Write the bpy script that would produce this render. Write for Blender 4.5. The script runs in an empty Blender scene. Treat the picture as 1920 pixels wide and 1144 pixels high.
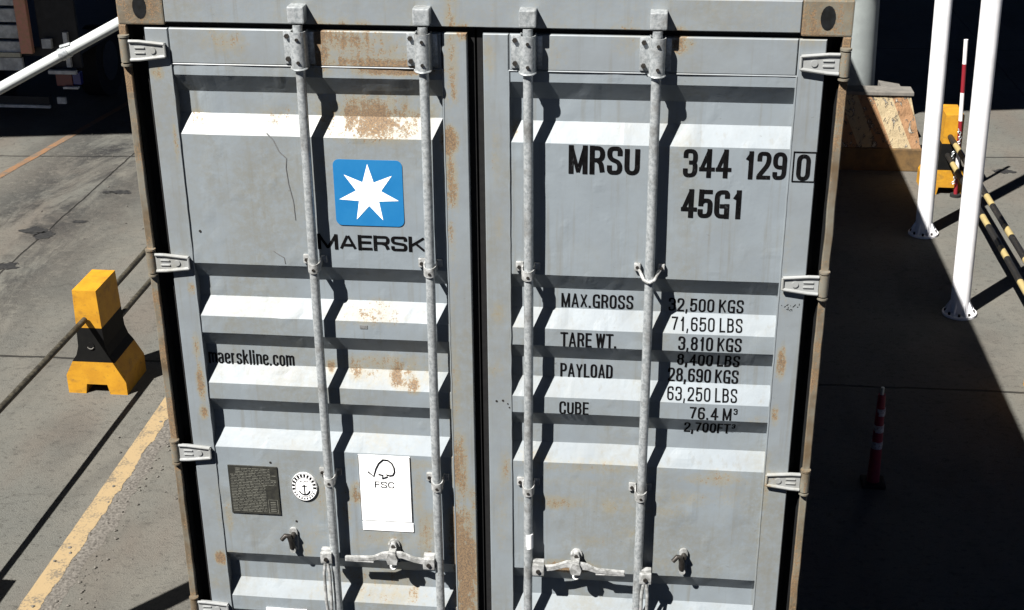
import bpy, bmesh, math, random
from mathutils import Vector, Matrix
from mathutils import noise as mnoise
random.seed(7)
S = bpy.context.scene
COL = S.collection

# ------------------------------------------------------------------ camera, world, sun, exposure
F_PX = 2604.0
PITCH, YAW, ROLL = 0.436351567, -0.106327628, -0.00708929944
CAM = Vector((0.595605699, -4.52257991, 5.24563898))
CX, CY = 960.0, 604.0
cp, sp, cyw, syw = math.cos(PITCH), math.sin(PITCH), math.cos(YAW), math.sin(YAW)
FWD = Vector((syw*cp, cyw*cp, -sp))
R0 = Vector((cyw, -syw, 0)); U0 = R0.cross(FWD)
RGT = R0*math.cos(ROLL) + U0*math.sin(ROLL)
UPV = U0*math.cos(ROLL) - R0*math.sin(ROLL)
cd = bpy.data.cameras.new('camera'); cam = bpy.data.objects.new('camera', cd); COL.objects.link(cam)
cam.matrix_world = Matrix(((RGT.x, UPV.x, -FWD.x, CAM.x), (RGT.y, UPV.y, -FWD.y, CAM.y), (RGT.z, UPV.z, -FWD.z, CAM.z), (0, 0, 0, 1)))
cd.sensor_width = 36; cd.lens = F_PX/1920*36; cd.shift_y = 32/1920
cd.clip_end = 500; cd.clip_start = .1
S.camera = cam

W = bpy.data.worlds.new('World'); S.world = W; W.use_nodes = True
wn = W.node_tree.nodes; wl = W.node_tree.links
sky = wn.new('ShaderNodeTexSky'); sky.sky_type = 'NISHITA'; sky.sun_disc = False
SUNV = Vector((-.525, -.63, 1)).normalized()
sky.altitude = 9000; sky.air_density = .3; sky.dust_density = .05; sky.ozone_density = 1.5
sky.sun_elevation = math.asin(SUNV.z); sky.sun_rotation = math.radians(219.8)
wl.new(sky.outputs[0], wn['Background'].inputs[0]); wn['Background'].inputs[1].default_value = .05
sd = bpy.data.lights.new('sun', 'SUN'); so = bpy.data.objects.new('sun', sd); COL.objects.link(so)
sd.energy = 5; sd.angle = math.radians(.5); sd.color = (1, .965, .92)
so.rotation_euler = SUNV.to_track_quat('Z', 'Y').to_euler()
S.view_settings.view_transform = 'Standard'; S.view_settings.look = 'None'
S.view_settings.gamma = 1; S.view_settings.exposure = 1.56

def at(px, py, Y):
    d = FWD + RGT*((px-CX)/F_PX) - UPV*((py-CY)/F_PX)
    return CAM + d*((Y-CAM.y)/d.y)

# ------------------------------------------------------------------ materials
def N(nt, t, **kw):
    n = nt.nodes.new(t)
    for k, v in kw.items():
        if k in n.inputs: n.inputs[k].default_value = v
        else: setattr(n, k, v)
    return n
def mth(nt, op, a, b=None, clamp=False):
    n = nt.nodes.new('ShaderNodeMath'); n.operation = op; n.use_clamp = clamp
    for i, v in enumerate((a, b)):
        if v is None: continue
        if isinstance(v, (int, float)): n.inputs[i].default_value = v
        else: nt.links.new(v, n.inputs[i])
    return n.outputs[0]
KK = .45   # tone of every non-white paint, stone and metal against the bright exposure
def mixc(nt, f, a, b):
    n = nt.nodes.new('ShaderNodeMix'); n.data_type = 'RGBA'
    for i, v in ((0, f), (6, a), (7, b)):
        if isinstance(v, (int, float)): n.inputs[i].default_value = v
        elif isinstance(v, tuple): n.inputs[i].default_value = (v[0]*KK, v[1]*KK, v[2]*KK, 1)
        else: nt.links.new(v, n.inputs[i])
    return n.outputs[2]
def noise(nt, vec, scale, detail=4, rough=.6, dist=0.):
    n = N(nt, 'ShaderNodeTexNoise'); n.inputs['Scale'].default_value = scale; n.inputs['Detail'].default_value = detail
    n.inputs['Roughness'].default_value = rough; n.inputs['Distortion'].default_value = dist
    nt.links.new(vec, n.inputs['Vector']); return n.outputs[0]
def ramp(nt, v, lo, hi):
    n = nt.nodes.new('ShaderNodeMapRange'); n.interpolation_type = 'SMOOTHSTEP'
    nt.links.new(v, n.inputs[0]); n.inputs[1].default_value = lo; n.inputs[2].default_value = hi; return n.outputs[0]
def scaled(nt, vec, s):
    n = nt.nodes.new('ShaderNodeMapping'); n.inputs['Scale'].default_value = s; nt.links.new(vec, n.inputs[0]); return n.outputs[0]
def mat(name):
    m = bpy.data.materials.new(name); m.use_nodes = True; nt = m.node_tree
    b = nt.nodes['Principled BSDF']; pos = nt.nodes.new('ShaderNodeNewGeometry').outputs['Position']
    return m, nt, b, pos
def setbump(nt, b, h, st, dist=.002):
    n = nt.nodes.new('ShaderNodeBump'); n.inputs['Strength'].default_value = st; n.inputs['Distance'].default_value = dist
    nt.links.new(h, n.inputs['Height']); nt.links.new(n.outputs[0], b.inputs['Normal'])

def painted_steel(name, base, base2, rust_bias=0., rough=.5, spots=.5):
    m, nt, b, pos = mat(name)
    at_ = N(nt, 'ShaderNodeAttribute', attribute_name='rust').outputs['Fac']
    n1 = noise(nt, pos, 62, 8, .78); n2 = noise(nt, pos, 7, 4, .6)
    at_ = mth(nt, 'MULTIPLY', at_, ramp(nt, noise(nt, scaled(nt, pos, (14, 14, 7)), 1.0, 5, .7), .20, .54)); n3 = noise(nt, pos, 210, 3, .6)
    col = mixc(nt, ramp(nt, n2, .35, .65), base, base2)
    # vertical grime streaks
    st = noise(nt, scaled(nt, pos, (34, 34, 1.6)), 1.0, 5, .65)
    col = mixc(nt, mth(nt, 'MULTIPLY', ramp(nt, st, .52, .74), .48), col, (.26, .25, .205))
    og = noise(nt, scaled(nt, pos, (1.9, 1.9, 1.2)), 1.0, 5, .6, .5)
    gm = noise(nt, pos, 34, 8, .8)
    col = mixc(nt, mth(nt, 'MULTIPLY', mth(nt, 'MULTIPLY', ramp(nt, og, .42, .66), ramp(nt, gm, .30, .62)), .6), col, (.30, .285, .22))
    # tan haze around rust
    haze = mth(nt, 'MULTIPLY', ramp(nt, mth(nt, 'ADD', mth(nt, 'MULTIPLY', n1, .9), mth(nt, 'MULTIPLY', at_, .8)), .56, 1.08), .6)
    col = mixc(nt, haze, col, (.43, .36, .20))
    # speckled rust
    n4 = noise(nt, scaled(nt, pos, (46, 46, 5)), 1.0, 6, .75)
    v = mth(nt, 'ADD', mth(nt, 'ADD', mth(nt, 'MULTIPLY', n1, .55), mth(nt, 'MULTIPLY', n3, .42)), mth(nt, 'ADD', mth(nt, 'MULTIPLY', n4, .50), mth(nt, 'MULTIPLY', mth(nt, 'ADD', at_, rust_bias), .40)))
    rm = ramp(nt, v, .985, 1.075)
    rc = mixc(nt, ramp(nt, n3, .3, .7), (.085, .040, .018), (.40, .235, .095))
    col = mixc(nt, mth(nt, 'MULTIPLY', rm, .85), col, rc)
    # sparse dark scratches / chips
    ch = noise(nt, scaled(nt, pos, (30, 30, 75)), 1.0, 6, .75, .8)
    col = mixc(nt, mth(nt, 'MULTIPLY', ramp(nt, ch, .655, .70), spots), col, (.10, .075, .05))
    nt.links.new(col, b.inputs['Base Color'])
    nt.links.new(mth(nt, 'ADD', mth(nt, 'MULTIPLY', rm, .35), mth(nt, 'ADD', mth(nt, 'MULTIPLY', n2, .14), rough-.07)), b.inputs['Roughness'])
    b.inputs['Specular IOR Level'].default_value = .75
    setbump(nt, b, mth(nt, 'ADD', mth(nt, 'MULTIPLY', n2, 1.2), mth(nt, 'MULTIPLY', rm, -.25)), .35, .004)
    return m
def simple(name, c1, c2=None, rough=.6, metal=0., scale=20, bump=.15, spec=.4, dirt=0.):
    m, nt, b, pos = mat(name)
    n = noise(nt, pos, scale, 5, .65)
    col = mixc(nt, ramp(nt, n, .35, .65), c1, c2 or tuple(x*.75 for x in c1))
    if dirt:
        d = noise(nt, pos, scale*3.3, 6, .75)
        col = mixc(nt, mth(nt, 'MULTIPLY', ramp(nt, d, .58, .7), dirt), col, (.07, .055, .04))
    nt.links.new(col, b.inputs['Base Color']); b.inputs['Roughness'].default_value = rough
    b.inputs['Metallic'].default_value = metal; b.inputs['Specular IOR Level'].default_value = spec
    if bump: setbump(nt, b, n, bump, .003)
    return m

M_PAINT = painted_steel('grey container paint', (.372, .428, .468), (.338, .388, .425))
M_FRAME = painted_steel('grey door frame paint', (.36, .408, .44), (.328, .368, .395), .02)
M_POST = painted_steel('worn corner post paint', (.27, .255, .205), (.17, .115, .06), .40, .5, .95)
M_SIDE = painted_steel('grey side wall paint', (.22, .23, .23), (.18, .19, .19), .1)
KK = .48
M_HINGE = painted_steel('hinge steel paint', (.50, .52, .52), (.44, .455, .45), .08, .4)
KK = .45
M_RUBBER = simple('black door rubber', (.012, .012, .013), (.018, .018, .018), .85, 0, 40, .1, .2)
M_BLACKIN = simple('recess shade and window black', (.02, .022, .024), (.012, .012, .012), .9, 0, 30, 0, .1)  # black in place of shade in gaps and holes; also the truck windows
M_TEXT = simple('black lettering vinyl', (.0045, .0045, .005), (.011, .011, .012), .9, 0, 40, 0, .04)
M_BLUE = simple('blue emblem vinyl', (.022, .255, .62), (.03, .28, .65), .4, 0, 12, 0, .4)
KK = .95
M_WHITE = simple('white vinyl', (.90, .90, .90), (.86, .87, .86), .45, 0, 14, 0, .4)
KK = .45
KK = .8
M_WHITEPOLE = simple('white pole paint', (.86, .86, .88), (.76, .76, .77), .4, 0, 5, .1, .5, .14)
KK = .45
M_DPLATE = simple('dark metal data plate', (.085, .085, .07), (.055, .055, .05), .45, .3, 60, .1, .4)
M_PLINE = simple('etched plate lines', (.42, .42, .36), (.26, .26, .22), .5, .2, 60, 0)
def worn_text():
    nt = M_TEXT.node_tree; b = nt.nodes['Principled BSDF']; pos = [n for n in nt.nodes if n.type == 'NEW_GEOMETRY'][0].outputs['Position']
    src = b.inputs['Base Color'].links[0].from_socket
    n = noise(nt, scaled(nt, pos, (60, 60, 28)), 1.0, 7, .8)
    nt.links.new(mixc(nt, mth(nt, 'MULTIPLY', ramp(nt, n, .60, .68), .7), src, (.13, .14, .145)), b.inputs['Base Color'])
worn_text()
def galv():
    m, nt, b, pos = mat('galvanised steel')
    n = noise(nt, pos, 85, 5, .7); n2 = noise(nt, pos, 12, 4, .6)
    col = mixc(nt, ramp(nt, n, .35, .62), (.46, .50, .515), (.78, .82, .83))
    col = mixc(nt, mth(nt, 'MULTIPLY', ramp(nt, n2, .50, .72), .55), col, (.22, .20, .17))
    n3 = noise(nt, scaled(nt, pos, (60, 60, 16)), 1.0, 6, .75)
    col = mixc(nt, mth(nt, 'MULTIPLY', ramp(nt, n3, .64, .72), .7), col, (.20, .11, .05))
    nt.links.new(col, b.inputs['Base Color']); b.inputs['Metallic'].default_value = .45; b.inputs['Roughness'].default_value = .38
    setbump(nt, b, n, .25, .0015); return m
KK = .52
M_GALV = galv()
KK = .45
KK = .50
M_CAST = simple('cast handle steel', (.72, .73, .72), (.34, .345, .33), .45, .2, 45, .4, .6, .75)
KK = .45
M_BOLT = simple('dark bolt steel', (.05, .045, .04), (.09, .08, .07), .5, .5, 90, .1)

def ground_mat():
    m, nt, b, pos = mat('worn concrete paving')
    a = noise(nt, pos, .55, 6, .62); c = noise(nt, pos, 7, 6, .7); f = noise(nt, pos, 85, 5, .75)
    sx = nt.nodes.new('ShaderNodeSeparateXYZ'); nt.links.new(pos, sx.inputs[0]); X, Y = sx.outputs[0], sx.outputs[1]
    col = mixc(nt, ramp(nt, a, .35, .65), (.238, .226, .194), (.188, .190, .170))
    warm = noise(nt, scaled(nt, pos, (1.1, .5, 1)), 1.0, 4, .6)
    col = mixc(nt, mth(nt, 'MULTIPLY', ramp(nt, warm, .45, .7), .55), col, (.20, .165, .135))
    col = mixc(nt, mth(nt, 'MULTIPLY', ramp(nt, c, .54, .74), .45), col, (.09, .085, .07))
    # tyre worn dark patches along lane x ~ -5.6
    pt = noise(nt, scaled(nt, pos, (1.3, .45, 1)), 1.0, 5, .7, .6)
    near = mth(nt, 'SUBTRACT', 1.0, mth(nt, 'MULTIPLY', mth(nt, 'ABSOLUTE', mth(nt, 'ADD', X, 5.9)), .8), True)
    patch = mth(nt, 'MULTIPLY', near, ramp(nt, pt, .38, .56))
    ft = noise(nt, scaled(nt, pos, (9, 14, 1)), 1.0, 8, .82)
    col = mixc(nt, mth(nt, 'MULTIPLY', patch, mth(nt, 'MULTIPLY', ramp(nt, ft, .36, .50), .95)), col, (.028, .028, .032))
    sk = noise(nt, scaled(nt, pos, (14, 22, 1)), 1.0, 7, .8)
    col = mixc(nt, mth(nt, 'MULTIPLY', ramp(nt, sk, .53, .63), .55), col, (.052, .05, .045))
    lg_ = noise(nt, scaled(nt, pos, (.9, .35, 1)), 1.0, 4, .6, 1.)
    col = mixc(nt, mth(nt, 'MULTIPLY', ramp(nt, lg_, .50, .68), .35), col, (.085, .085, .078))
    # fine grit
    col = mixc(nt, mth(nt, 'MULTIPLY', ramp(nt, f, .54, .70), .75), col, (.05, .047, .04))
    col = mixc(nt, mth(nt, 'MULTIPLY', ramp(nt, f, .44, .30), .5), col, (.32, .30, .25))
    # slab joints
    wob = mth(nt, 'MULTIPLY', mth(nt, 'SUBTRACT', noise(nt, pos, 3, 3), .5), .05)
    def line(v, w):
        return mth(nt, 'SUBTRACT', 1.0, mth(nt, 'DIVIDE', mth(nt, 'ABSOLUTE', mth(nt, 'ADD', v, wob)), w), True)
    j = None
    for k, off in ((.012, -5.66), (.08, -11.42), (.02, -.6), (.02, -17.0)):
        v = line(mth(nt, 'SUBTRACT', mth(nt, 'ADD', Y, off), mth(nt, 'MULTIPLY', X, k)), .026)
        j = v if j is None else mth(nt, 'MAXIMUM', j, v)
    for off in (5.67, 10.0, -5.6, -9.9):
        j = mth(nt, 'MAXIMUM', j, line(mth(nt, 'ADD', X, off), .018))
    jm = ramp(nt, j, .25, .6)
    col = mixc(nt, mth(nt, 'MULTIPLY', jm, .85), col, (.02, .019, .016))
    # hairline cracks
    vo = nt.nodes.new('ShaderNodeTexVoronoi'); vo.feature = 'DISTANCE_TO_EDGE'; vo.inputs['Scale'].default_value = .45
    dv = nt.nodes.new('ShaderNodeVectorMath'); dv.operation = 'ADD'
    nz = nt.nodes.new('ShaderNodeTexNoise'); nz.inputs['Scale'].default_value = 1.5; nt.links.new(pos, nz.inputs['Vector'])
    nt.links.new(pos, dv.inputs[0]); nt.links.new(nz.outputs['Color'], dv.inputs[1]); nt.links.new(dv.outputs[0], vo.inputs['Vector'])
    cr = ramp(nt, vo.outputs['Distance'], .007, .002)
    col = mixc(nt, mth(nt, 'MULTIPLY', cr, .16), col, (.04, .038, .032))
    nt.links.new(col, b.inputs['Base Color']); b.inputs['Roughness'].default_value = .9; b.inputs['Specular IOR Level'].default_value = .2
    h = mth(nt, 'ADD', mth(nt, 'MULTIPLY', f, .8), mth(nt, 'ADD', mth(nt, 'MULTIPLY', ft, mth(nt, 'ADD', mth(nt, 'MULTIPLY', patch, 2.5), .6)), mth(nt, 'MULTIPLY', jm, -2.0)))
    setbump(nt, b, h, .7, .016)
    return m
M_GROUND = ground_mat()
def linepaint(name, c, wear=.55):
    m, nt, b, pos = mat(name)
    f = noise(nt, pos, 60, 6, .75); g = noise(nt, pos, 6, 4, .6)
    v = mth(nt, 'ADD', mth(nt, 'MULTIPLY', f, .6), mth(nt, 'MULTIPLY', g, .5))
    col = mixc(nt, mth(nt, 'MULTIPLY', ramp(nt, v, wear, wear+.1), .8), c, (.15, .135, .11))
    nt.links.new(col, b.inputs['Base Color']); b.inputs['Roughness'].default_value = .8; setbump(nt, b, f, .4, .004); return m
M_YLINE = linepaint('faded yellow line paint', (.50, .365, .19), .55)
M_OLINE = linepaint('faded orange line paint', (.34, .17, .07), .5)
M_RUBBLE = simple('broken concrete', (.27, .25, .22), (.13, .12, .105), .95, 0, 55, 1., .2, .5)
M_OIL = simple('oil soaked concrete', (.022, .022, .024), (.05, .05, .048), .7, 0, 25, .4, .3)
M_BYEL = simple('yellow barrier paint', (.84, .42, .024), (.70, .33, .02), .6, 0, 7, .25, .3, .6)
def scuffed(m):
    nt = m.node_tree; b = nt.nodes['Principled BSDF']; pos = [n for n in nt.nodes if n.type == 'NEW_GEOMETRY'][0].outputs['Position']
    src = b.inputs['Base Color'].links[0].from_socket
    n = noise(nt, scaled(nt, pos, (5, 5, 9)), 1.0, 7, .75, .6); n2 = noise(nt, pos, 38, 6, .8)
    c = mixc(nt, mth(nt, 'MULTIPLY', ramp(nt, n, .50, .68), .55), src, (.30, .17, .05))
    nt.links.new(mixc(nt, mth(nt, 'MULTIPLY', ramp(nt, n2, .62, .68), .8), c, (.10, .085, .06)), b.inputs['Base Color'])
scuffed(M_BYEL)
M_BBLK = simple('black barrier paint', (.004, .004, .004), (.008, .008, .007), .7, 0, 9, .15, .15)
M_RAIL = simple('dark weathered pipe paint', (.05, .045, .035), (.14, .125, .09), .55, .2, 30, .3, .4)
M_CONC = simple('bare concrete', (.30, .28, .25), (.22, .21, .19), .9, 0, 12, .4, .2, .2)
KK = .7
M_ARM = simple('pale grey pipe paint', (.62, .65, .64), (.52, .55, .54), .45, 0, 8, .1, .5, .2)
KK = .45
M_COLUMN = simple('grey green column paint', (.46, .51, .50), (.40, .44, .435), .6, 0, 5, .1, .3, .1)
M_SHEET = simple('dark canopy sheet', (.06, .065, .07), (.05, .05, .055), .8, 0, 2, 0, .2)
M_TYRE = simple('tyre rubber', (.02, .02, .02), (.03, .03, .03), .85, 0, 40, .2, .2)
M_CHASSIS = simple('dark red chassis paint', (.07, .025, .02), (.05, .02, .018), .6, 0, 10, .1, .3, .3)
KK = .8
M_TRUCKGREY = simple('truck bed grey paint', (.66, .68, .66), (.40, .41, .40), .6, 0, 8, .1, .3, .3)
KK = .45
M_TRUCKDARK = simple('truck frame dark paint', (.05, .05, .05), (.03, .03, .03), .6, 0, 8, .1, .3, .3)
M_REDP = simple('red paint', (.30, .012, .02), (.24, .012, .018), .5, 0, 20, .05, .4, .2)
KK = .8
M_TAN = simple('salmon panel paint', (.75, .33, .24), (.62, .34, .20), .6, 0, 20, .05, .3)
KK = .45
M_LBLUE = simple('blue lamp lens', (.03, .04, .30), (.02, .03, .22), .3, 0, 20, 0, .5)
M_LRED = simple('red lamp lens', (.25, .02, .03), (.18, .02, .03), .3, 0, 20, 0, .5)
KK = .8
M_CREAM = simple('cream strip paint', (.60, .57, .44), (.5, .48, .36), .6, 0, 20, 0, .3)
KK = .45
def banded(name, c1, c2, axis, period, duty=.5, phase=0., wear=.3):
    m, nt, b, pos = mat(name)
    sx = nt.nodes.new('ShaderNodeSeparateXYZ'); nt.links.new(pos, sx.inputs[0])
    v = mth(nt, 'FRACT', mth(nt, 'DIVIDE', mth(nt, 'ADD', sx.outputs[axis], phase), period))
    k = mth(nt, 'GREATER_THAN', v, duty)
    col = mixc(nt, k, c1, c2)
    n = noise(nt, pos, 45, 6, .75)
    col = mixc(nt, mth(nt, 'MULTIPLY', ramp(nt, n, .55, .66), wear), col, (.16, .12, .07))
    nt.links.new(col, b.inputs['Base Color']); b.inputs['Roughness'].default_value = .5; return m
M_STRIPE = banded('black and yellow banded pipe paint', (.014, .013, .012), (.60, .47, .20), 1, .80, .66, .3, .5)
KK = .7
M_REDWHITE = banded('red and white banded pole paint', (.24, .01, .02), (.82, .80, .80), 2, .62, .5, .07, .1)
KK = .45
def peel():
    m, nt, b, pos = mat('peeling yellow hazard paint')
    n = noise(nt, scaled(nt, pos, (1, 1, .55)), 13, 8, .72, .7); g = noise(nt, pos, 50, 5, .7)
    sx = nt.nodes.new('ShaderNodeSeparateXYZ'); nt.links.new(pos, sx.inputs[0])
    v = mth(nt, 'FRACT', mth(nt, 'MULTIPLY', mth(nt, 'ADD', mth(nt, 'MULTIPLY', sx.outputs[0], 1.0), mth(nt, 'MULTIPLY', sx.outputs[2], .45)), 2.6))
    col = mixc(nt, mth(nt, 'GREATER_THAN', v, .55), (.58, .46, .27), (.44, .24, .11))
    col = mixc(nt, ramp(nt, n, .545, .575), col, (.07, .058, .045))
    col = mixc(nt, ramp(nt, n, .60, .62), col, (.66, .60, .48))
    nt.links.new(col, b.inputs['Base Color']); b.inputs['Roughness'].default_value = .8; setbump(nt, b, mth(nt, 'ADD', n, mth(nt, 'MULTIPLY', g, .3)), .9, .03); return m
M_PEEL = peel()

# ------------------------------------------------------------------ object helpers
def kids(o): return [c for c in bpy.data.objects if c.parent == o]
def tag(o, label=None, cat=None, group=None, kind=None):
    if label: o['label'] = label
    if cat: o['category'] = cat
    if group: o['group'] = group
    if kind: o['kind'] = kind
    return o
def wloc(o):
    v = Vector((0, 0, 0))
    while o: v += o.location; o = o.parent
    return v
def empty(name, loc, label, cat, group=None):
    o = bpy.data.objects.new(name, None); COL.objects.link(o); o.location = loc; o.empty_display_size = .2
    return tag(o, label, cat, group)
def obj(name, bm, m, parent=None, smooth=False, label=None):
    """link a bmesh given in world coordinates as one mesh object"""
    org = wloc(parent) if parent else Vector((0, 0, 0))
    if parent: bmesh.ops.translate(bm, verts=bm.verts, vec=-org)
    bmesh.ops.recalc_face_normals(bm, faces=bm.faces)
    me = bpy.data.meshes.new(name); bm.to_mesh(me); bm.free()
    me.materials.append(m)
    if smooth:
        for p in me.polygons: p.use_smooth = True
        me.set_sharp_from_angle(angle=math.radians(38))
    o = bpy.data.objects.new(name, me); COL.objects.link(o)
    if parent: o.parent = parent
    if label: o['label'] = label
    return o
def obj_split(name, bm, m, parent=None, smooth=False, rust=None):
    bm.verts.ensure_lookup_table(); seen = set(); res = []
    for v0 in bm.verts:
        if v0 in seen: continue
        comp = []; stack = [v0]; seen.add(v0)
        while stack:
            v = stack.pop(); comp.append(v)
            for e in v.link_edges:
                w = e.other_vert(v)
                if w not in seen: seen.add(w); stack.append(w)
        nb = bmesh.new(); mp = {v: nb.verts.new(v.co) for v in comp}; fs = {f for v in comp for f in v.link_faces}
        for f in fs: nb.faces.new([mp[v] for v in f.verts])
        o = obj(name, nb, m, parent, smooth)
        if rust is not None: add_rust(o, wloc(parent), rust)
        res.append(o)
    bm.free(); return res
def box(bm, x0, x1, y0, y1, z0, z1, bev=0.):
    r = bmesh.ops.create_cube(bm, size=1)
    vs = r['verts']
    bmesh.ops.scale(bm, vec=(x1-x0, y1-y0, z1-z0), verts=vs)
    bmesh.ops.translate(bm, vec=((x0+x1)/2, (y0+y1)/2, (z0+z1)/2), verts=vs)
    if bev:
        es = list({e for v in vs for e in v.link_edges})
        bmesh.ops.bevel(bm, geom=es, offset=bev, segments=2, affect='EDGES', profile=.6)
    return vs
def tube(bm, pts, r, n=16, caps=True, r2=None):
    """tube through points with consistent frames"""
    pts = [Vector(p) for p in pts]; rings = []
    up = None
    for i, p in enumerate(pts):
        a = pts[max(i-1, 0)]; b = pts[min(i+1, len(pts)-1)]
        t = (b-a).normalized()
        if up is None:
            up = Vector((0, 0, 1)) if abs(t.z) < .9 else Vector((0, 1, 0))
        s = t.cross(up).normalized(); up = s.cross(t).normalized()
        rr = r if r2 is None else r+(r2-r)*i/(len(pts)-1)
        rings.append([bm.verts.new(p+(s*math.cos(2*math.pi*k/n)+up*math.sin(2*math.pi*k/n))*rr) for k in range(n)])
    for A, B in zip(rings, rings[1:]):
        for k in range(n): bm.faces.new((A[k], A[(k+1) % n], B[(k+1) % n], B[k]))
    if caps: bm.faces.new(rings[0]); bm.faces.new(rings[-1])
def prism(bm, poly, y0, y1, axis='y'):
    """extrude a polygon of (a,b) pairs: axis y -> (x,z); axis x -> (y,z); axis z -> (x,y)"""
    f = {'y': lambda a, b, c: (a, c, b), 'x': lambda a, b, c: (c, a, b), 'z': lambda a, b, c: (a, b, c)}[axis]
    A = [bm.verts.new(f(a, b, y0)) for a, b in poly]; B = [bm.verts.new(f(a, b, y1)) for a, b in poly]
    bm.faces.new(A); bm.faces.new(B[::-1]); n = len(poly)
    for i in range(n): bm.faces.new((A[i], B[i], B[(i+1) % n], A[(i+1) % n]))
def arc(cx, cz, r, a0, a1, n=8): return [(cx+r*math.cos(math.radians(a0+(a1-a0)*i/n)), cz+r*math.sin(math.radians(a0+(a1-a0)*i/n))) for i in range(n+1)]
def bolt(bm, x, y, z, r=.007, h=.006): tube(bm, [(x, y, z), (x, y-h, z)], r, 6)

# rust density from places read in the photograph (pixel x, y, radius x, radius y, strength)
RUST = [(700, 105, 110, 34, .5), (690, 200, 110, 22, .45), (600, 70, 14, 20, .9), (560, 120, 20, 8, .6), (850, 500, 10, 60, .4), (845, 780, 8, 40, .5), (858, 1000, 20, 90, .85), (640, 600, 12, 30, .4), (690, 590, 60, 22, .55), (720, 690, 90, 20, .55), (700, 600, 60, 10, .5), (800, 700, 10, 30, .5), (1000, 860, 30, 14, .5), (1090, 905, 160, 10, .3), (430, 1040, 30, 12, .5), (740, 870, 90, 14, .5), (800, 1000, 20, 60, .55), (650, 950, 12, 50, .5), (700, 1120, 120, 20, .45), (1040, 940, 60, 14, .55), (1060, 1060, 60, 12, .7), (1340, 900, 60, 14, .5), (1250, 960, 40, 12, .4), (650, 70, 70, 22, .75), (600, 95, 22, 40, .8), (690, 118, 110, 10, .8), (740, 132, 70, 9, 1.0), (420, 78, 40, 22, .5), (640, 90, 80, 30, .45),
        (700, 225, 90, 36, .85), (665, 228, 45, 22, .35), (530, 225, 60, 18, .45), (470, 226, 60, 14, .3), (365, 225, 22, 14, .5), (730, 185, 80, 20, .4),
        (847, 110, 12, 90, .55), (843, 265, 14, 24, 1.1), (845, 180, 10, 22, .9), (846, 350, 12, 60, .75), (846, 420, 9, 50, .5), (870, 62, 16, 10, .9),
        (700, 590, 90, 18, .42), (655, 585, 20, 20, .3), (665, 700, 14, 20, .8), (690, 705, 34, 20, .5), (748, 710, 22, 22, .85), (775, 726, 12, 14, .9), (617, 695, 8, 12, 1.0),
        (720, 830, 80, 24, .3), (700, 1095, 110, 30, .5), (700, 1125, 110, 14, .4), (775, 1120, 10, 16, .7),
        (855, 730, 10, 90, .45), (862, 880, 16, 80, .75), (873, 1080, 24, 120, 1.0), (870, 980, 20, 60, .7), (885, 940, 14, 40, .5), (850, 600, 8, 60, .3),
        (730, 1010, 80, 26, .45), (665, 1020, 30, 20, .4), (670, 925, 14, 24, .8), (785, 930, 14, 60, .5), (600, 930, 30, 60, .45), (575, 1030, 20, 20, .5), (590, 1000, 40, 30, .35),
        (915, 110, 12, 36, .5), (930, 290, 8, 60, .35), (935, 420, 9, 30, .35), (935, 590, 14, 26, .45), (930, 690, 20, 20, .35), (940, 960, 14, 90, .35), (948, 880, 12, 40, .5),
        (1030, 100, 34, 40, .3), (1180, 80, 30, 24, .35), (1272, 80, 24, 18, .7), (1255, 240, 24, 12, .3), (965, 245, 8, 14, .6), (962, 600, 10, 20, .4),
        (1100, 875, 140, 14, .45), (1045, 945, 40, 12, .6), (1150, 950, 40, 18, .5), (1110, 940, 90, 20, .3), (1350, 895, 40, 16, .5), (1290, 935, 60, 18, .4), (1370, 930, 30, 26, .35),
        (1060, 1068, 40, 10, .9), (1120, 1015, 40, 14, .35), (1420, 790, 22, 12, .4), (1180, 1000, 30, 14, .4), (1240, 1060, 24, 16, .35),
        (1465, 680, 8, 30, .85), (1452, 780, 8, 22, .65), (1470, 560, 8, 40, .3), (1425, 1000, 8, 80, .3), (1437, 905, 7, 60, .5), (1475, 470, 8, 60, .25), (1510, 75, 30, 10, .4),
        (360, 540, 8, 12, .6), (368, 650, 7, 26, .7), (378, 720, 8, 40, .9), (383, 772, 8, 14, .9), (415, 1045, 12, 16, .95), (330, 265, 5, 40, .6), (295, 135, 12, 14, .6), (430, 970, 8, 40, .5), (410, 960, 6, 60, .3), (405, 1090, 12, 20, .3)]
RB = []
for px, py, rx, ry, s in RUST:
    p = at(px, py, 0.); RB.append((p.x, p.z, rx/535., ry/520., s))
def rustd(x, z):
    v = 0.
    for bx, bz, rx, rz, s in RB:
        d = ((x-bx)/rx)**2+((z-bz)/rz)**2
        if d < 4: v = max(v, 1.2*s*max(0, 1-d/2.8))
    return v
def add_rust(o, org, base=0.):
    me = o.data; a = me.attributes.new('rust', 'FLOAT', 'POINT')
    for i, v in enumerate(me.vertices):
        a.data[i].value = base + rustd(v.co.x+org.x, v.co.z+org.z) if v.co.y+org.y < .2 else base

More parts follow.
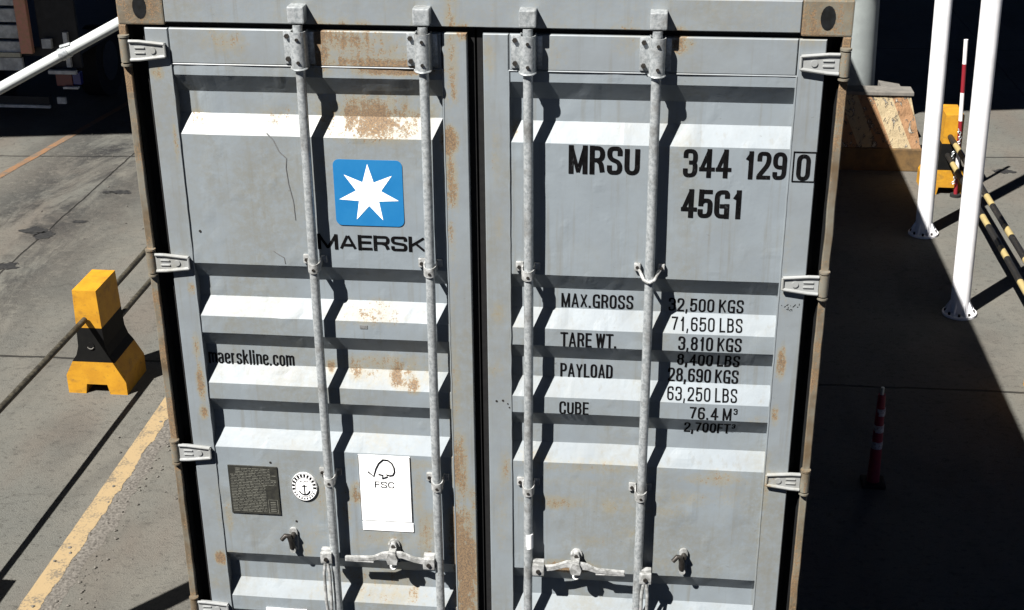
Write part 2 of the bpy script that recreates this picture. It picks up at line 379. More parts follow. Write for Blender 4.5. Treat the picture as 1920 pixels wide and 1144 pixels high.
# ------------------------------------------------------------------ ground and markings
bm = bmesh.new(); g = 160
vs = [bm.verts.new(c) for c in ((-g, -g, 0), (g, -g, 0), (g, g, 0), (-g, g, 0))]; bm.faces.new(vs)
tag(obj('ground', bm, M_GROUND), kind='structure')
def ragged(name, m, y0, y1, fx0, fx1, z, step=.03, kind='structure'):
    bm = bmesh.new(); rows = []; y = y0
    while y <= y1:
        rows.append((bm.verts.new((fx0(y), y, z)), bm.verts.new((fx1(y), y, z)))); y += step
    for a, b in zip(rows, rows[1:]): bm.faces.new((a[0], a[1], b[1], b[0]))
    return tag(obj(name, bm, m), kind=kind)
def fz(y, s, a, o): return a*(mnoise.noise(Vector((y*s, o, 0)))+.5*mnoise.noise(Vector((y*s*3.1, o, 3))))
ragged('yellow_lane_line', M_YLINE, -4, 30, lambda y: -3.225+fz(y, 9, .003, 8), lambda y: -3.088+fz(y, 2.3, .026, 1)+fz(y, 11, .022, 5)+fz(y, 37, .008, 6), .004)
ragged('orange_lane_line', M_OLINE, 4, 30, lambda y: -6.93+.138*(y-10.2)+fz(y, 3, .01, 2)-.05, lambda y: -6.93+.138*(y-10.2)+fz(y, 3, .012, 7)+.05, .004, .06)
# broken concrete edge beside the yellow line
bm = bmesh.new(); rows = []; y = 0.
while y < 7.5:
    xa = -3.10+fz(y, 2.3, .026, 1)+fz(y, 11, .022, 5); wdt = .13+fz(y, 1.7, .05, 9); row = []
    for k in range(13):
        t = k/12; x = xa+wdt*t
        h = abs(mnoise.noise(Vector((x*22, y*22, 0))))*.016+abs(mnoise.noise(Vector((x*60, y*60, 4))))*.007
        row.append(bm.verts.new((x, y, .0008+h*.8*math.sin(math.pi*min(1, max(0, t)))**.8)))
    rows.append(row); y += .022
for A, B in zip(rows, rows[1:]):
    for k in range(12): bm.faces.new((A[k], A[k+1], B[k+1], B[k]))
tag(obj('broken_pavement_edge', bm, M_RUBBLE), kind='structure')
bm = bmesh.new()
for _ in range(420):
    if random.random() < .5: x, y = random.gauss(-2.95, .12), random.uniform(1.8, 6)
    else: x, y = random.uniform(-8, -2.4), random.uniform(1.5, 12)
    if random.random() < .12: x, y = random.uniform(3.3, 5.5), random.uniform(5, 13)
    s = random.uniform(.004, .013)
    r = bmesh.ops.create_icosphere(bm, subdivisions=1, radius=s)
    for v in r['verts']: v.co = Vector((v.co.x*random.uniform(.7, 1.3)+x, v.co.y*random.uniform(.7, 1.3)+y, v.co.z*.6+s*.5))
tag(obj('scattered_grit', bm, M_RUBBLE), kind='stuff')

for px, py, rx, ry in ((228, 361, .13, .10), (200, 361, .07, .07), (66, 433, .17, .12), (84, 441, .12, .16), (8, 500, .16, .14), (150, 416, .10, .06), (1885, 322, .16, .10)):
    d = FWD + RGT*((px-CX)/F_PX) - UPV*((py-CY)/F_PX); p = CAM+d*(-CAM.z/d.z); bm = bmesh.new()
    bm.faces.new([bm.verts.new((p.x+rx*math.cos(a)*(1+.6*mnoise.noise(Vector((math.cos(a)*1.6+px, math.sin(a)*1.6, 0)))+.45*mnoise.noise(Vector((math.cos(a)*6+px, math.sin(a)*6, 2))))*.8, p.y+ry*math.sin(a)*(1+.6*mnoise.noise(Vector((math.cos(a)*1.8, math.sin(a)*1.8+py, 0)))+.45*mnoise.noise(Vector((math.cos(a)*6, math.sin(a)*6+py, 3))))*.7, .004)) for a in [k*math.pi/45 for k in range(90)]])
    tag(obj('oil_stain', bm, M_OIL), kind='structure')
# ------------------------------------------------------------------ shipping container
ZT, ZB = 4.30, 1.404
cont = empty('shipping_container', (0, 0, ZB), 'large grey shipping container, rear doors towards the camera, rusty corner posts', 'shipping container')
LIPS = [4.012, 3.315, 3.035, 2.757, 2.058, 1.780]
HS, RF, DP = .067, .077, .0395
def prof(z):
    for l in LIPS:
        t = l-z
        if 0 <= t <= 2*HS+RF:
            if t < HS: return DP*t/HS
            if t < HS+RF: return DP
            return DP*(2*HS+RF-t)/HS
    return 0.
def atd(px, py, off=0.):
    y = 0.
    for _ in range(8):
        p = at(px, py, y+off); y = prof(p.z)
    return p
def dent(x, z):
    sg = -1 if x < 0 else 1
    a = mnoise.noise(Vector((x*3.1+9*sg, 2, z*2.3)))*.0042
    b = mnoise.noise(Vector((x*9+3, 7, z*7)))
    return a-.0045*max(0, b-.25)-.0035*max(0, mnoise.noise(Vector((x*17, 1, z*13)))-.35)
def flush(x0, x1, z0, z1): return min(dent(x0+(x1-x0)*i/6, z0+(z1-z0)*j/6) for i in range(7) for j in range(7))
BEND = sorted({round(v, 5) for l in LIPS for v in (l, l-HS, l-HS-RF, l-2*HS-RF)})
DZ0, DZ1 = 1.53, 4.172

def frange(a, b, st):
    n = max(1, round((b-a)/st)); return [a+(b-a)*i/n for i in range(n+1)]
def gridplate(bm, x0, x1, z0, z1, y0, y1, st=.012, bev=.003):
    """box whose front face (y0) is a fine grid with a chamfered rim"""
    xs = [x0]+frange(x0+bev, x1-bev, st)+[x1]; zs = [z0]+frange(z0+bev, z1-bev, st*1.3)+[z1]
    V = [[bm.verts.new((x, y0+(bev if i in (0, len(xs)-1) or j in (0, len(zs)-1) else 0), z)) for j, z in enumerate(zs)] for i, x in enumerate(xs)]
    for i in range(len(xs)-1):
        for j in range(len(zs)-1): bm.faces.new((V[i][j], V[i+1][j], V[i+1][j+1], V[i][j+1]))
    loop = [V[i][0] for i in range(len(xs))]+[V[-1][j] for j in range(1, len(zs))]+[V[i][-1] for i in range(len(xs)-2, -1, -1)]+[V[0][j] for j in range(len(zs)-2, 0, -1)]
    back = [bm.verts.new((v.co.x, y1, v.co.z)) for v in loop]
    n = len(loop)
    for i in range(n): bm.faces.new((loop[i], back[i], back[(i+1) % n], loop[(i+1) % n]))
def door(sign):
    if sign < 0: xo, xa, xb, xi = -1.131, -1.050, -.114, -.031
    else: xo, xa, xb, xi = 1.142, 1.054, .108, .023
    X0, X1 = min(xa, xb), max(xa, xb)
    zs = set(frange(DZ0+.07, 4.046, .014)) | set(BEND)
    zs = sorted(z for z in zs if DZ0+.07 <= z <= 4.046)
    xs = frange(X0, X1, .013)
    bm = bmesh.new()
    V = [[bm.verts.new((x, prof(z)+dent(x, z), z)) for z in zs] for x in xs]
    for i in range(len(xs)-1):
        for j in range(len(zs)-1): bm.faces.new((V[i][j], V[i+1][j], V[i+1][j+1], V[i][j+1]))
    d = obj('door', bm, M_PAINT, cont, label=('left' if sign < 0 else 'right')+' corrugated steel door '+('with blue star emblem and rust stains' if sign < 0 else 'with the container number and weight table'))
    add_rust(d, wloc(cont))
    # frame
    bm = bmesh.new()
    gridplate(bm, min(xo, xa), max(xo, xa), DZ0, DZ1, -.003, .058)
    gridplate(bm, min(xi, xb), max(xi, xb), DZ0, DZ1, -.0035, .058)
    gridplate(bm, X0+.003, X1-.003, 4.052, DZ1, -.0025, .058)
    gridplate(bm, X0+.003, X1-.003, DZ0, DZ0+.066, -.0025, .058)
    obj_split('frame_rail', bm, M_FRAME, d, rust=0.)
    # weld bead along the panel edge
    bm = bmesh.new()
    for xx, sg in ((xa, 1 if xa < 0 else -1), (xb, -1 if xb < 0 else 1)):
        pts = [(xx+.0015*mnoise.noise(Vector((xx, z*20, 0))), -.0025, z) for z in frange(DZ0, 4.05, .02)]
        tube(bm, pts, .0032, 6)
    tube(bm, [(x, -.001, 4.0495) for x in frange(X0, X1, .05)], .003, 6)
    obj_split('weld_seam', bm, M_FRAME, d, True)
    # rubber seal round the door
    bm = bmesh.new()
    e = .017*(-1 if xo < 0 else 1)
    box(bm, min(xo, xo+e), max(xo, xo+e), .028, .052, DZ0-.01, DZ1+.012)
    e2 = .023*(1 if xo < 0 else -1)
    box(bm, min(xi, xi+e2), max(xi, xi+e2), .024, .050, DZ0-.01, DZ1+.012)
    box(bm, min(xo, xi), max(xo, xi), .026, .051, DZ1, DZ1+.014)
    obj_split('door_seal', bm, M_RUBBER, d)
    return d
DL, DR = door(-1), door(1)
DOORS = {-1: DL, 1: DR}

# interior backing of the door gaps, coloured black to deepen their shade
bm = bmesh.new()
box(bm, -1.19, 1.19, .075, .10, ZB+.08, ZT-.08)
obj('door_backing', bm, M_BLACKIN, cont)
# corner posts with rust, header, sill, castings
for s in (-1, 1):
    bm = bmesh.new()
    gridplate(bm, min(s*1.219, s*1.192), max(s*1.219, s*1.192), ZB+.119, ZT-.119, -.004, .14, .009)
    # wavy bent lip seen along the posts
    for v in bm.verts:
        if v.co.y < .01:
            v.co.y += .004*mnoise.noise(Vector((s*3, 1, v.co.z*6))); v.co.x += s*.0025*mnoise.noise(Vector((s*7, 4, v.co.z*9)))
    # inner return channel behind the gap
    o = obj('corner_post', bm, M_POST, cont); add_rust(o, wloc(cont), .2)
    me = o.data; a = me.attributes['rust']
    for i, v in enumerate(me.vertices):
        z = v.co.z+ZB; a.data[i].value = .02+.8*max(0, mnoise.noise(Vector((s*5, 0, z*2.1)))+.2)+.5*max(0, mnoise.noise(Vector((s*5, 3, z*9))))+(.45 if z > 3.95 else 0)
    bm = bmesh.new(); box(bm, min(s*1.1915, s*1.150), max(s*1.1915, s*1.150), .058, .139, ZB+.121, ZT-.121); box(bm, min(s*1.1915, s*1.1885), max(s*1.1915, s*1.1885), .012, .058, ZB+.121, ZT-.121)
    obj('post_channel', bm, M_BLACKIN, cont)  # channel coloured black in place of the shade beside the post
    for zz in (ZB, ZT-.118):
        bm = bmesh.new(); box(bm, min(s*1.219, s*1.057), max(s*1.219, s*1.057), -.004, .174, zz, zz+.118, .006)
        c = obj('corner_casting', bm, M_POST, cont); add_rust(c, wloc(cont), .25)
        bm = bmesh.new()
        prism(bm, [(s*1.138+.024*math.cos(t*math.pi/8)*1.0, zz+.06+.04*math.sin(t*math.pi/8)) for t in range(16)], -.0048, .001)
        obj('casting_hole', bm, M_BLACKIN, c)  # flat black oval drawn for the shaded inside of the hole
bm = bmesh.new(); gridplate(bm, -1.055, 1.055, 4.192, ZT-.004, -.003, .12, .02)
o = obj('door_header', bm, M_FRAME, cont); add_rust(o, wloc(cont), .25)
bm = bmesh.new(); gridplate(bm, -1.055, 1.055, ZB, 1.50, -.003, .12, .03)
o = obj('door_sill', bm, M_FRAME, cont); add_rust(o, wloc(cont), .3)
# side walls, roof, front
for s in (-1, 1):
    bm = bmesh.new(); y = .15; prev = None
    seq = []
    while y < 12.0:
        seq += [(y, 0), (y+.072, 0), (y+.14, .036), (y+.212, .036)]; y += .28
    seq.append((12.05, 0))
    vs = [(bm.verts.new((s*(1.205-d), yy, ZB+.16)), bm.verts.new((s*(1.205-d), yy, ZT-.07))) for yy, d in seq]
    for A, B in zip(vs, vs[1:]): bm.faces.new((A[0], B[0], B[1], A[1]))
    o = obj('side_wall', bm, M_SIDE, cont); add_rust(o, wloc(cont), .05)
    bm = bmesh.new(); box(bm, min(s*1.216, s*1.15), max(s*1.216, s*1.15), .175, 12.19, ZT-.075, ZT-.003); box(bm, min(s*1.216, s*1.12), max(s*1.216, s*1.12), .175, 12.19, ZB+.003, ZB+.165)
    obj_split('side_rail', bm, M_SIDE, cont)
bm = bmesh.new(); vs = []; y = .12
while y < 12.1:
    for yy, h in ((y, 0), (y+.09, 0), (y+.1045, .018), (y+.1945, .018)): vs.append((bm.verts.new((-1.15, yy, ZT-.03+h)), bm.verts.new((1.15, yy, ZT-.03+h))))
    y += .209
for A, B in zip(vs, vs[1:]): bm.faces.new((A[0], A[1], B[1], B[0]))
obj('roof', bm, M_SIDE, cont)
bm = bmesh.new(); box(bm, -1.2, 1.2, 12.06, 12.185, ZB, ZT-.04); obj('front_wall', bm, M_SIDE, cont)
bm = bmesh.new(); box(bm, -1.14, 1.14, .13, 12.05, ZB+.02, ZB+.15); obj('floor', bm, M_CHASSIS, cont)

# ---- hinges
def hinge(side, z):
    d = DOORS[side]; s = side; bm = bmesh.new()
    xi, xo = s*1.062, s*1.185
    # tapered blade, raised rims
    A = [(xi, z-.022), (xi, z+.024), (s*1.150, z+.031), (xo, z+.031), (xo, z-.036), (s*1.150, z-.034)]
    prism(bm, A, -.016, -.004)
    def rim(p, q, w=.006):
        tube(bm, [(p[0], -.018, p[1]), (q[0], -.018, q[1])], w, 8)
    rim((xi, z+.022), (s*1.150, z+.030)); rim((s*1.150, z+.030), (xo, z+.030))
    rim((xi, z-.020), (s*1.150, z-.032)); rim((s*1.150, z-.032), (xo, z-.034)); rim((xi, z+.022), (xi, z-.020), .005)
    # round boss and oval rib pressed in the blade
    tube(bm, [(s*1.105, -.015, z), (s*1.105, -.020, z)], .011, 14); 
    box(bm, s*1.150-.018, s*1.150+.018, -.020, -.013, z+.006, z+.011, .001); box(bm, s*1.150-.018, s*1.150+.018, -.020, -.013, z-.012, z-.007, .001)
    h = obj('hinge', bm, M_HINGE, d, True); add_rust(h, wloc(d), .0)
    return h
def lug(side, z):
    s = side; bm = bmesh.new()
    tube(bm, [(s*1.203, -.010, z-.042), (s*1.203, -.010, z+.038)], .0175, 14)
    tube(bm, [(s*1.203, -.010, z-.055), (s*1.203, -.010, z-.048)], .019, 14)
    tube(bm, [(s*1.203, -.010, z+.043), (s*1.203, -.010, z+.050)], .019, 14)
    o = obj('hinge_lug', bm, M_POST, cont, True); add_rust(o, wloc(cont), .15)
for s in (-1, 1):
    for z in (4.098, 3.318, 2.523, 1.786): hinge(s, z); lug(s, z)

# ---- locking bars
BX = [-.592, -.174, .175, .599]; BY = -.040
def bar(i):
    x = BX[i]; d = DL if i < 2 else DR; bm = bmesh.new()
    tube(bm, [(x+(.0025*math.sin(z*1.7+i)), BY, z) for z in frange(1.50, 4.20, .1)], .0168, 18)
    b = obj('locking_bar', bm, M_GALV, d, True)
    # cam ends
    bm = bmesh.new(); box(bm, x-.028, x+.028, BY-.014, .0, 4.205, 4.262, .005); box(bm, x-.028, x+.028, BY-.014, .0, 1.44, 1.495, .005)
    obj_split('bar_cam', bm, M_GALV, d)
    # long top guide sleeve with bolted ear
    bm = bmesh.new(); n = 14; zs = (4.052, 4.178)
    ring = []
    for k in range(n+1):
        a = math.pi+math.pi*k/n; ring.append((x+.0265*math.cos(a), BY+.0265*math.sin(a)))
    ring = [(ring[0][0], -.001)]+ring+[(ring[-1][0], -.001)]
    inner = [(x+(px-x)*.86, BY+(py-BY)*.86 if py < BY else py) for px, py in ring]
    for A, B in zip(range(len(ring)-1), range(1, len(ring))):
        q = [ring[A], ring[B], inner[B], inner[A]]
        lo = [bm.verts.new((a, b, zs[0])) for a, b in q]; hi = [bm.verts.new((a, b, zs[1])) for a, b in q]
        bm.faces.new((lo[0], lo[1], hi[1], hi[0])); bm.faces.new((lo[3], hi[3], hi[2], lo[2])); bm.faces.new(lo[::-1]); bm.faces.new(hi)
    bmesh.ops.remove_doubles(bm, verts=bm.verts, dist=1e-5)
    # bottom collar ring
    m = 16
    for zz, rr in ((4.047, .0285), (4.060, .0285)):
        pass
    pts = [(x+.027*math.cos(math.pi+math.pi*k/m), BY+.027*math.sin(math.pi+math.pi*k/m), 4.056-.004*math.sin(math.pi*k/m)) for k in range(m+1)]
    tube(bm, pts, .0035, 6)
    box(bm, x-.058, x-.024, -.010, .0, 4.060, 4.170, .003); box(bm, x+.024, x+.046, -.010, .0, 4.060, 4.170, .003)
    g_ = obj('bar_guide', bm, M_GALV, d, True)
    bm = bmesh.new()
    for zz in (4.078, 4.155):
        tube(bm, [(x+.002, BY-.024, zz), (x+.002, BY-.0305, zz)], .0058, 8); tube(bm, [(x-.045, -.008, zz), (x-.045, -.020, zz)], .0085, 6)
    obj_split('bolt', bm, M_BOLT, d)
def bracket(i, z, bent=False):
    x = BX[i]; d = DL if i < 2 else DR; bm = bmesh.new()
    if not bent:
        box(bm, x-.046, x-.019, -.012, .0, z-.014, z+.020, .003)         # left ear
        box(bm, x+.019, x+.040, -.012, .0, z-.010, z+.018, .003)
        m = 14
        for zz in (z-.020, z-.008, z+.004):
            pass
        # strap: half ring with height
        prev = None
        for k in range(m+1):
            a = math.pi+math.pi*k/m; dz = -.007*math.sin(math.pi*k/m)
            row = [bm.verts.new((x+r*math.cos(a), BY+r*math.sin(a), z+hh+dz)) for r, hh in ((.0225, -.026), (.0225, .008), (.0185, .008), (.0185, -.026))]
            if prev:
                for q in range(4): bm.faces.new((prev[q], prev[(q+1) % 4], row[(q+1) % 4], row[q]))
            else: bm.faces.new(row)
            prev = row
        bm.faces.new(prev[::-1])
        box(bm, x-.0235, x-.018, BY, -.002, z-.016, z+.012, .001); box(bm, x+.018, x+.0235, BY, -.002, z-.016, z+.012, .001)
    else:
        for s in (-1, 1):
            tube(bm, [(x+s*.042, -.012, z+.014), (x+s*.031, -.024, z+.002), (x+s*.018, BY-.016, z-.014), (x, BY-.022, z-.022)], .0058, 8)
            box(bm, x+s*.042-.011, x+s*.042+.011, -.016, .0, z+.002, z+.030, .003)
    b = obj('bar_bracket', bm, M_CAST, d, True)
    bm = bmesh.new()
    if not bent: tube(bm, [(x+.001, BY-.020, z-.018), (x+.001, BY-.0245, z-.018)], .0055, 8); bolt(bm, x-.034, -.010, z+.002, .007, .008)
    else:
        for s in (-1, 1): bolt(bm, x+s*.042, -.015, z+.017, .006, .007)
    obj_split('bolt', bm, M_BOLT, d)
for i in range(4):
    bar(i); bracket(i, 3.345, i == 3); bracket(i, 2.458); bracket(i, 1.66)
# white label wrapped on the third bar
bm = bmesh.new(); tube(bm, [(BX[2]+.001, BY, 2.185), (BX[2]+.001, BY, 2.250)], .0176, 18); obj('bar_label', bm, M_WHITE, DR, True)

# ---- handles
def clevis(x, z, d):
    bm = bmesh.new(); box(bm, x-.023, x+.023, BY-.030, BY-.012, z-.024, z+.024, .004); box(bm, x-.022, x+.022, BY-.010, BY+.012, z+.012, z+.030, .003)
    box(bm, x-.022, x+.022, BY-.010, BY+.012, z-.030, z-.012, .003)
    b = obj('handle_hub', bm, M_CAST, d, True)
    bm = bmesh.new(); tube(bm, [(x, BY-.029, z-.002), (x, BY-.037, z-.002)], .0085, 8); obj_split('bolt', bm, M_BOLT, d)
def handle_flat(i, s):
    """bars 2 and 3: handle lying level in its retainer; s = direction from the bar"""
    x = BX[i]; d = DL if i < 2 else DR; z = 2.098
    clevis(x+s*.040, z, d)
    bm = bmesh.new(); hx = x+s*.185
    P = [(x+s*.058, z), (x+s*.10, z+.006), (x+s*.150, z+.026), (hx, z+.022), (x+s*.225, z+.018), (x+s*.265, z+.002), (x+s*.375, z-.002)]
    Wd = [.013, .012, .014, .017, .015, .010, .009]
    rows = []
    for (a, b), w in zip(P, Wd):
        rows.append([bm.verts.new((a, y, b+dz)) for y, dz in ((-.056, -w), (-.056, w), (-.043, w), (-.043, -w))])
    for A, B in zip(rows, rows[1:]):
        for q in range(4): bm.faces.new((A[q], A[(q+1) % 4], B[(q+1) % 4], B[q]))
    bm.faces.new(rows[0]); bm.faces.new(rows[-1][::-1])
    bmesh.ops.bevel(bm, geom=bm.edges[:], offset=.0025, segments=2, affect='EDGES')
    # long finger grip doubled
    tube(bm, [(x+s*.262, -.048, z-.014), (x+s*.375, -.048, z-.012)], .0065, 8)
    obj('handle', bm, M_CAST, d, True)
    # retainer plate, catch and rivets
    bm = bmesh.new()
    poly = [(hx-.022, z-.038), (hx+.022, z-.038), (hx+.022, z+.040)]+arc(hx, z+.045, .022, 0, 180, 8)[1:]+[]
    prism(bm, poly, -.010, .0)
    bx = [(hx-.017, z-.012), (hx+.017, z-.012), (hx+.022, z+.01), (hx+.014, z+.034), (hx-.012, z+.040), (hx-.024, z+.012)]
    prism(bm, bx, -.068, -.058)
    box(bm, hx-.014, hx+.014, -.062, -.009, z+.034, z+.046, .003)
    tube(bm, [(hx, -.010, z+.052), (hx, -.034, z+.052)], .012, 12); tube(bm, [(hx-.018, -.008, z+.052), (hx-.018, -.026, z+.050)], .005, 8)
    tube(bm, [(hx, -.030, z-.046), (hx, -.046, z-.032)], .014, 12); box(bm, hx-.011, hx+.011, -.050, -.004, z-.044, z-.032, .003)
    r = obj('handle_catch', bm, M_CAST, d, True)
    bm = bmesh.new(); tube(bm, [(hx, -.033, z+.052), (hx, -.039, z+.052)], .0075, 8); obj_split('bolt', bm, M_BOLT, d)
def handle_down(i, s):
    x = BX[i]; d = DL if i < 2 else DR; z = 2.085 if i else 2.10
    hx = x+s*.030
    clevis(hx, z, d)
    bm = bmesh.new()
    for k, (a, w) in enumerate(((-.012, .0055), (.010, .0055))):
        tube(bm, [(hx+a*.4, BY-.022, z-.02), (hx+a, BY-.026, z-.07), (hx+a, BY-.026, z-.20), (hx+a*.6, BY-.024, z-.27), (hx+a*.8+s*.005, BY-.020, z-.46)], w+.001, 10)
    obj('handle', bm, M_CAST, d, True)
handle_flat(1, -1); handle_flat(2, 1); handle_down(0, -1); handle_down(3, 1)
def open_catch(px, py, d):
    p = at(px, py, -.02); x, z = p.x, p.z; bm = bmesh.new()
    poly = [(x-.006, z-.052), (x+.026, z-.052), (x+.026, z+.030)]+arc(x+.010, z+.032, .016, 0, 180, 8)
    prism(bm, poly, -.010, .0)
    tube(bm, [(x+.008, -.008, z-.046), (x+.008, -.030, z-.044)], .012, 12)
    c = obj('handle_catch', bm, M_CAST, d, True)
    bm = bmesh.new(); tube(bm, [(x+.006, -.022, z-.036), (x+.005, -.030, z-.004), (x-.001, -.034, z+.026), (x-.014, -.038, z+.030), (x-.030, -.042, z+.012)], .012, 10, r2=.009)
    tube(bm, [(x+.012, -.009, z+.022), (x+.012, -.03, z+.020)], .010, 10)
    obj('catch_hook', bm, M_BOLT, d, True)
open_catch(545, 1012, DL); open_catch(1276, 1052, DR)

# ------------------------------------------------------------------ lettering: a condensed stroke alphabet
def rnd(pts, r, closed=False):
    out = []; n = len(pts)
    for i, p in enumerate(pts):
        if not closed and i in (0, n-1): out.append(p); continue
        a = Vector(pts[i-1]); b = Vector(p); c = Vector(pts[(i+1) % n])
        u = (a-b); v = (c-b); k = min(r, u.length*.5, v.length*.5)
        if u.length < 1e-6 or v.length < 1e-6: out.append(p); continue
        s = b+u.normalized()*k; e = b+v.normalized()*k
        for t in (0, .2, .4, .6, .8, 1): out.append(tuple((1-t)**2*s+2*t*(1-t)*(b*.12*0+b)+t*t*e))
    return out
# each glyph: width factor, list of (points, rounded, closed)
G = {
 'M': (1.35, [([(0, 0), (0, 1)], 0, 0), ([(.03, 1), (.5, 0)], 0, 0), ([(.5, 0), (.97, 1)], 0, 0), ([(1, 1), (1, 0)], 0, 0)]),
 'N': (1.05, [([(0, 0), (0, 1)], 0, 0), ([(0, 1), (1, 0)], 0, 0), ([(1, 0), (1, 1)], 0, 0)]),
 'R': (1, [([(0, 0), (0, 1)], 0, 0), ([(0, 1), (1, 1), (1, .5), (0, .5)], 1, 0), ([(.5, .5), (.85, .38), (1, 0)], 1, 0)]),
 'P': (1, [([(0, 0), (0, 1)], 0, 0), ([(0, 1), (1, 1), (1, .45), (0, .45)], 1, 0)]),
 'B': (1, [([(0, 0), (0, 1)], 0, 0), ([(0, 1), (.94, 1), (.94, .54), (0, .54)], 1, 0), ([(0, .54), (1, .54), (1, 0), (0, 0)], 1, 0)]),
 'D': (1, [([(0, 0), (0, 1)], 0, 0), ([(0, 1), (1, 1), (1, 0), (0, 0)], 1, 0)]),
 'S': (1, [([(1, .70), (1, 1), (0, 1), (0, .58), (1, .42), (1, 0), (0, 0), (0, .30)], 1, 0)]),
 'U': (1, [([(0, 1), (0, 0), (1, 0), (1, 1)], 1, 0)]),
 'C': (1, [([(1, .68), (1, 1), (0, 1), (0, 0), (1, 0), (1, .32)], 1, 0)]),
 'G': (1.04, [([(1, .74), (1, 1), (0, 1), (0, 0), (.92, 0)], 1, 0), ([(1, 0), (1, .42)], 0, 0), ([(1, .42), (.55, .42)], 0, 0)]),
 'O': (1, [([(0, 0), (0, 1), (1, 1), (1, 0)], 1, 1)]),
 '0': (1, [([(0, 0), (0, 1), (1, 1), (1, 0)], 1, 1)]),
 'E': (.85, [([(0, 0), (0, 1)], 0, 0), ([(0, 1), (1, 1)], 0, 0), ([(0, .52), (.9, .52)], 0, 0), ([(0, 0), (1, 0)], 0, 0)]),
 'F': (.82, [([(0, 0), (0, 1)], 0, 0), ([(0, 1), (1, 1)], 0, 0), ([(0, .52), (.9, .52)], 0, 0)]),
 'L': (.82, [([(0, 1), (0, 0)], 0, 0), ([(0, 0), (1, 0)], 0, 0)]),
 'T': (.95, [([(.5, 0), (.5, 1)], 0, 0), ([(-.1, 1), (1.1, 1)], 0, 0)]),
 'K': (1.05, [([(0, 0), (0, 1)], 0, 0), ([(.05, .38), (1, 1)], 0, 0), ([(.38, .58), (1.02, 0)], 0, 0)]),
 'X': (1.05, [([(0, 0), (1, 1)], 0, 0), ([(0, 1), (1, 0)], 0, 0)]),
 'Y': (1.1, [([(0, 1), (.5, .42)], 0, 0), ([(1, 1), (.5, .42)], 0, 0), ([(.5, .46), (.5, 0)], 0, 0)]),
 'W': (1.45, [([(0, 1), (.24, 0)], 0, 0), ([(.24, 0), (.5, 1)], 0, 0), ([(.5, 1), (.76, 0)], 0, 0), ([(.76, 0), (1, 1)], 0, 0)]),
 'A': (1.1, [([(0, 0), (.46, 1)], 0, 0), ([(1, 0), (.54, 1)], 0, 0), ([(.15, .26), (.85, .26)], 0, 0)]),
 '1': (.7, [([(.7, 0), (.7, 1)], 0, 0), ([(.7, .98), (.15, .74)], 0, 0)]),
 '2': (1, [([(0, .68), (0, 1), (1, 1), (1, .58), (0, .06)], 1, 0), ([(0, 0), (1, 0)], 0, 0)]),
 '3': (1, [([(0, .72), (0, 1), (1, 1), (1, .53), (.35, .53)], 1, 0), ([(.35, .53), (1, .53), (1, 0), (0, 0), (0, .28)], 1, 0)]),
 '4': (1.05, [([(.74, 0), (.74, 1)], 0, 0), ([(.70, 1), (0, .26)], 0, 0), ([(0, .26), (1.1, .26)], 0, 0)]),
 '5': (1, [([(.95, 1), (.08, 1)], 0, 0), ([(.08, 1), (.04, .50)], 0, 0), ([(.04, .52), (.3, .64), (1, .64), (1, 0), (0, 0), (0, .28)], 1, 0)]),
 '6': (1, [([(.98, .76), (.98, 1), (0, 1), (0, 0), (1, 0), (1, .56), (.02, .56)], 1, 0)]),
 '7': (.95, [([(0, 1), (1, 1)], 0, 0), ([(1, 1), (.62, .5), (.35, 0)], 1, 0)]),
 '8': (1, [([(.04, .53), (.04, 1), (.96, 1), (.96, .53)], 1, 1), ([(0, 0), (0, .53), (1, .53), (1, 0)], 1, 1)]),
 '9': (1, [([(.02, .24), (.02, 0), (1, 0), (1, 1), (0, 1), (0, .44), (.98, .44)], 1, 0)]),
 '.': (.12, [([(0, 0), (.001, .02)], 0, 0)]), ',': (.15, [([(.1, .06), (-.4, -.16)], 0, 0)]),
 'm': (1.55, [([(0, 0), (0, .72)], 0, 0), ([(0, .60), (.2, .72), (.5, .72), (.5, 0)], 1, 0), ([(.5, .60), (.7, .72), (1, .72), (1, 0)], 1, 0)]),
 'n': (.9, [([(0, 0), (0, .72)], 0, 0), ([(0, .60), (.3, .72), (1, .72), (1, 0)], 1, 0)]),
 'a': (.9, [([(.04, .58), (.04, .72), (.96, .72), (.96, 0)], 1, 0), ([(.96, .39), (0, .37), (0, 0), (.96, 0)], 1, 0)]),
 'e': (.9, [([(.02, .38), (1, .38), (1, .72), (0, .72), (0, 0), (1, 0), (1, .16)], 1, 0)]),
 'r': (.55, [([(0, 0), (0, .72)], 0, 0), ([(0, .58), (.4, .72), (1, .71)], 1, 0)]),
 's': (.85, [([(1, .54), (1, .72), (0, .72), (0, .39), (1, .33), (1, 0), (0, 0), (0, .17)], 1, 0)]),
 'k': (.9, [([(0, 0), (0, 1)], 0, 0), ([(.05, .30), (.95, .72)], 0, 0), ([(.4, .44), (1, 0)], 0, 0)]),
 'l': (.1, [([(0, 0), (0, 1)], 0, 0)]), 'i': (.1, [([(0, 0), (0, .72)], 0, 0), ([(0, .9), (0, 1.02)], 0, 0)]),
 'c': (.85, [([(1, .52), (1, .72), (0, .72), (0, 0), (1, 0), (1, .2)], 1, 0)]),
 'o': (.9, [([(0, 0), (0, .72), (1, .72), (1, 0)], 1, 1)]),
}
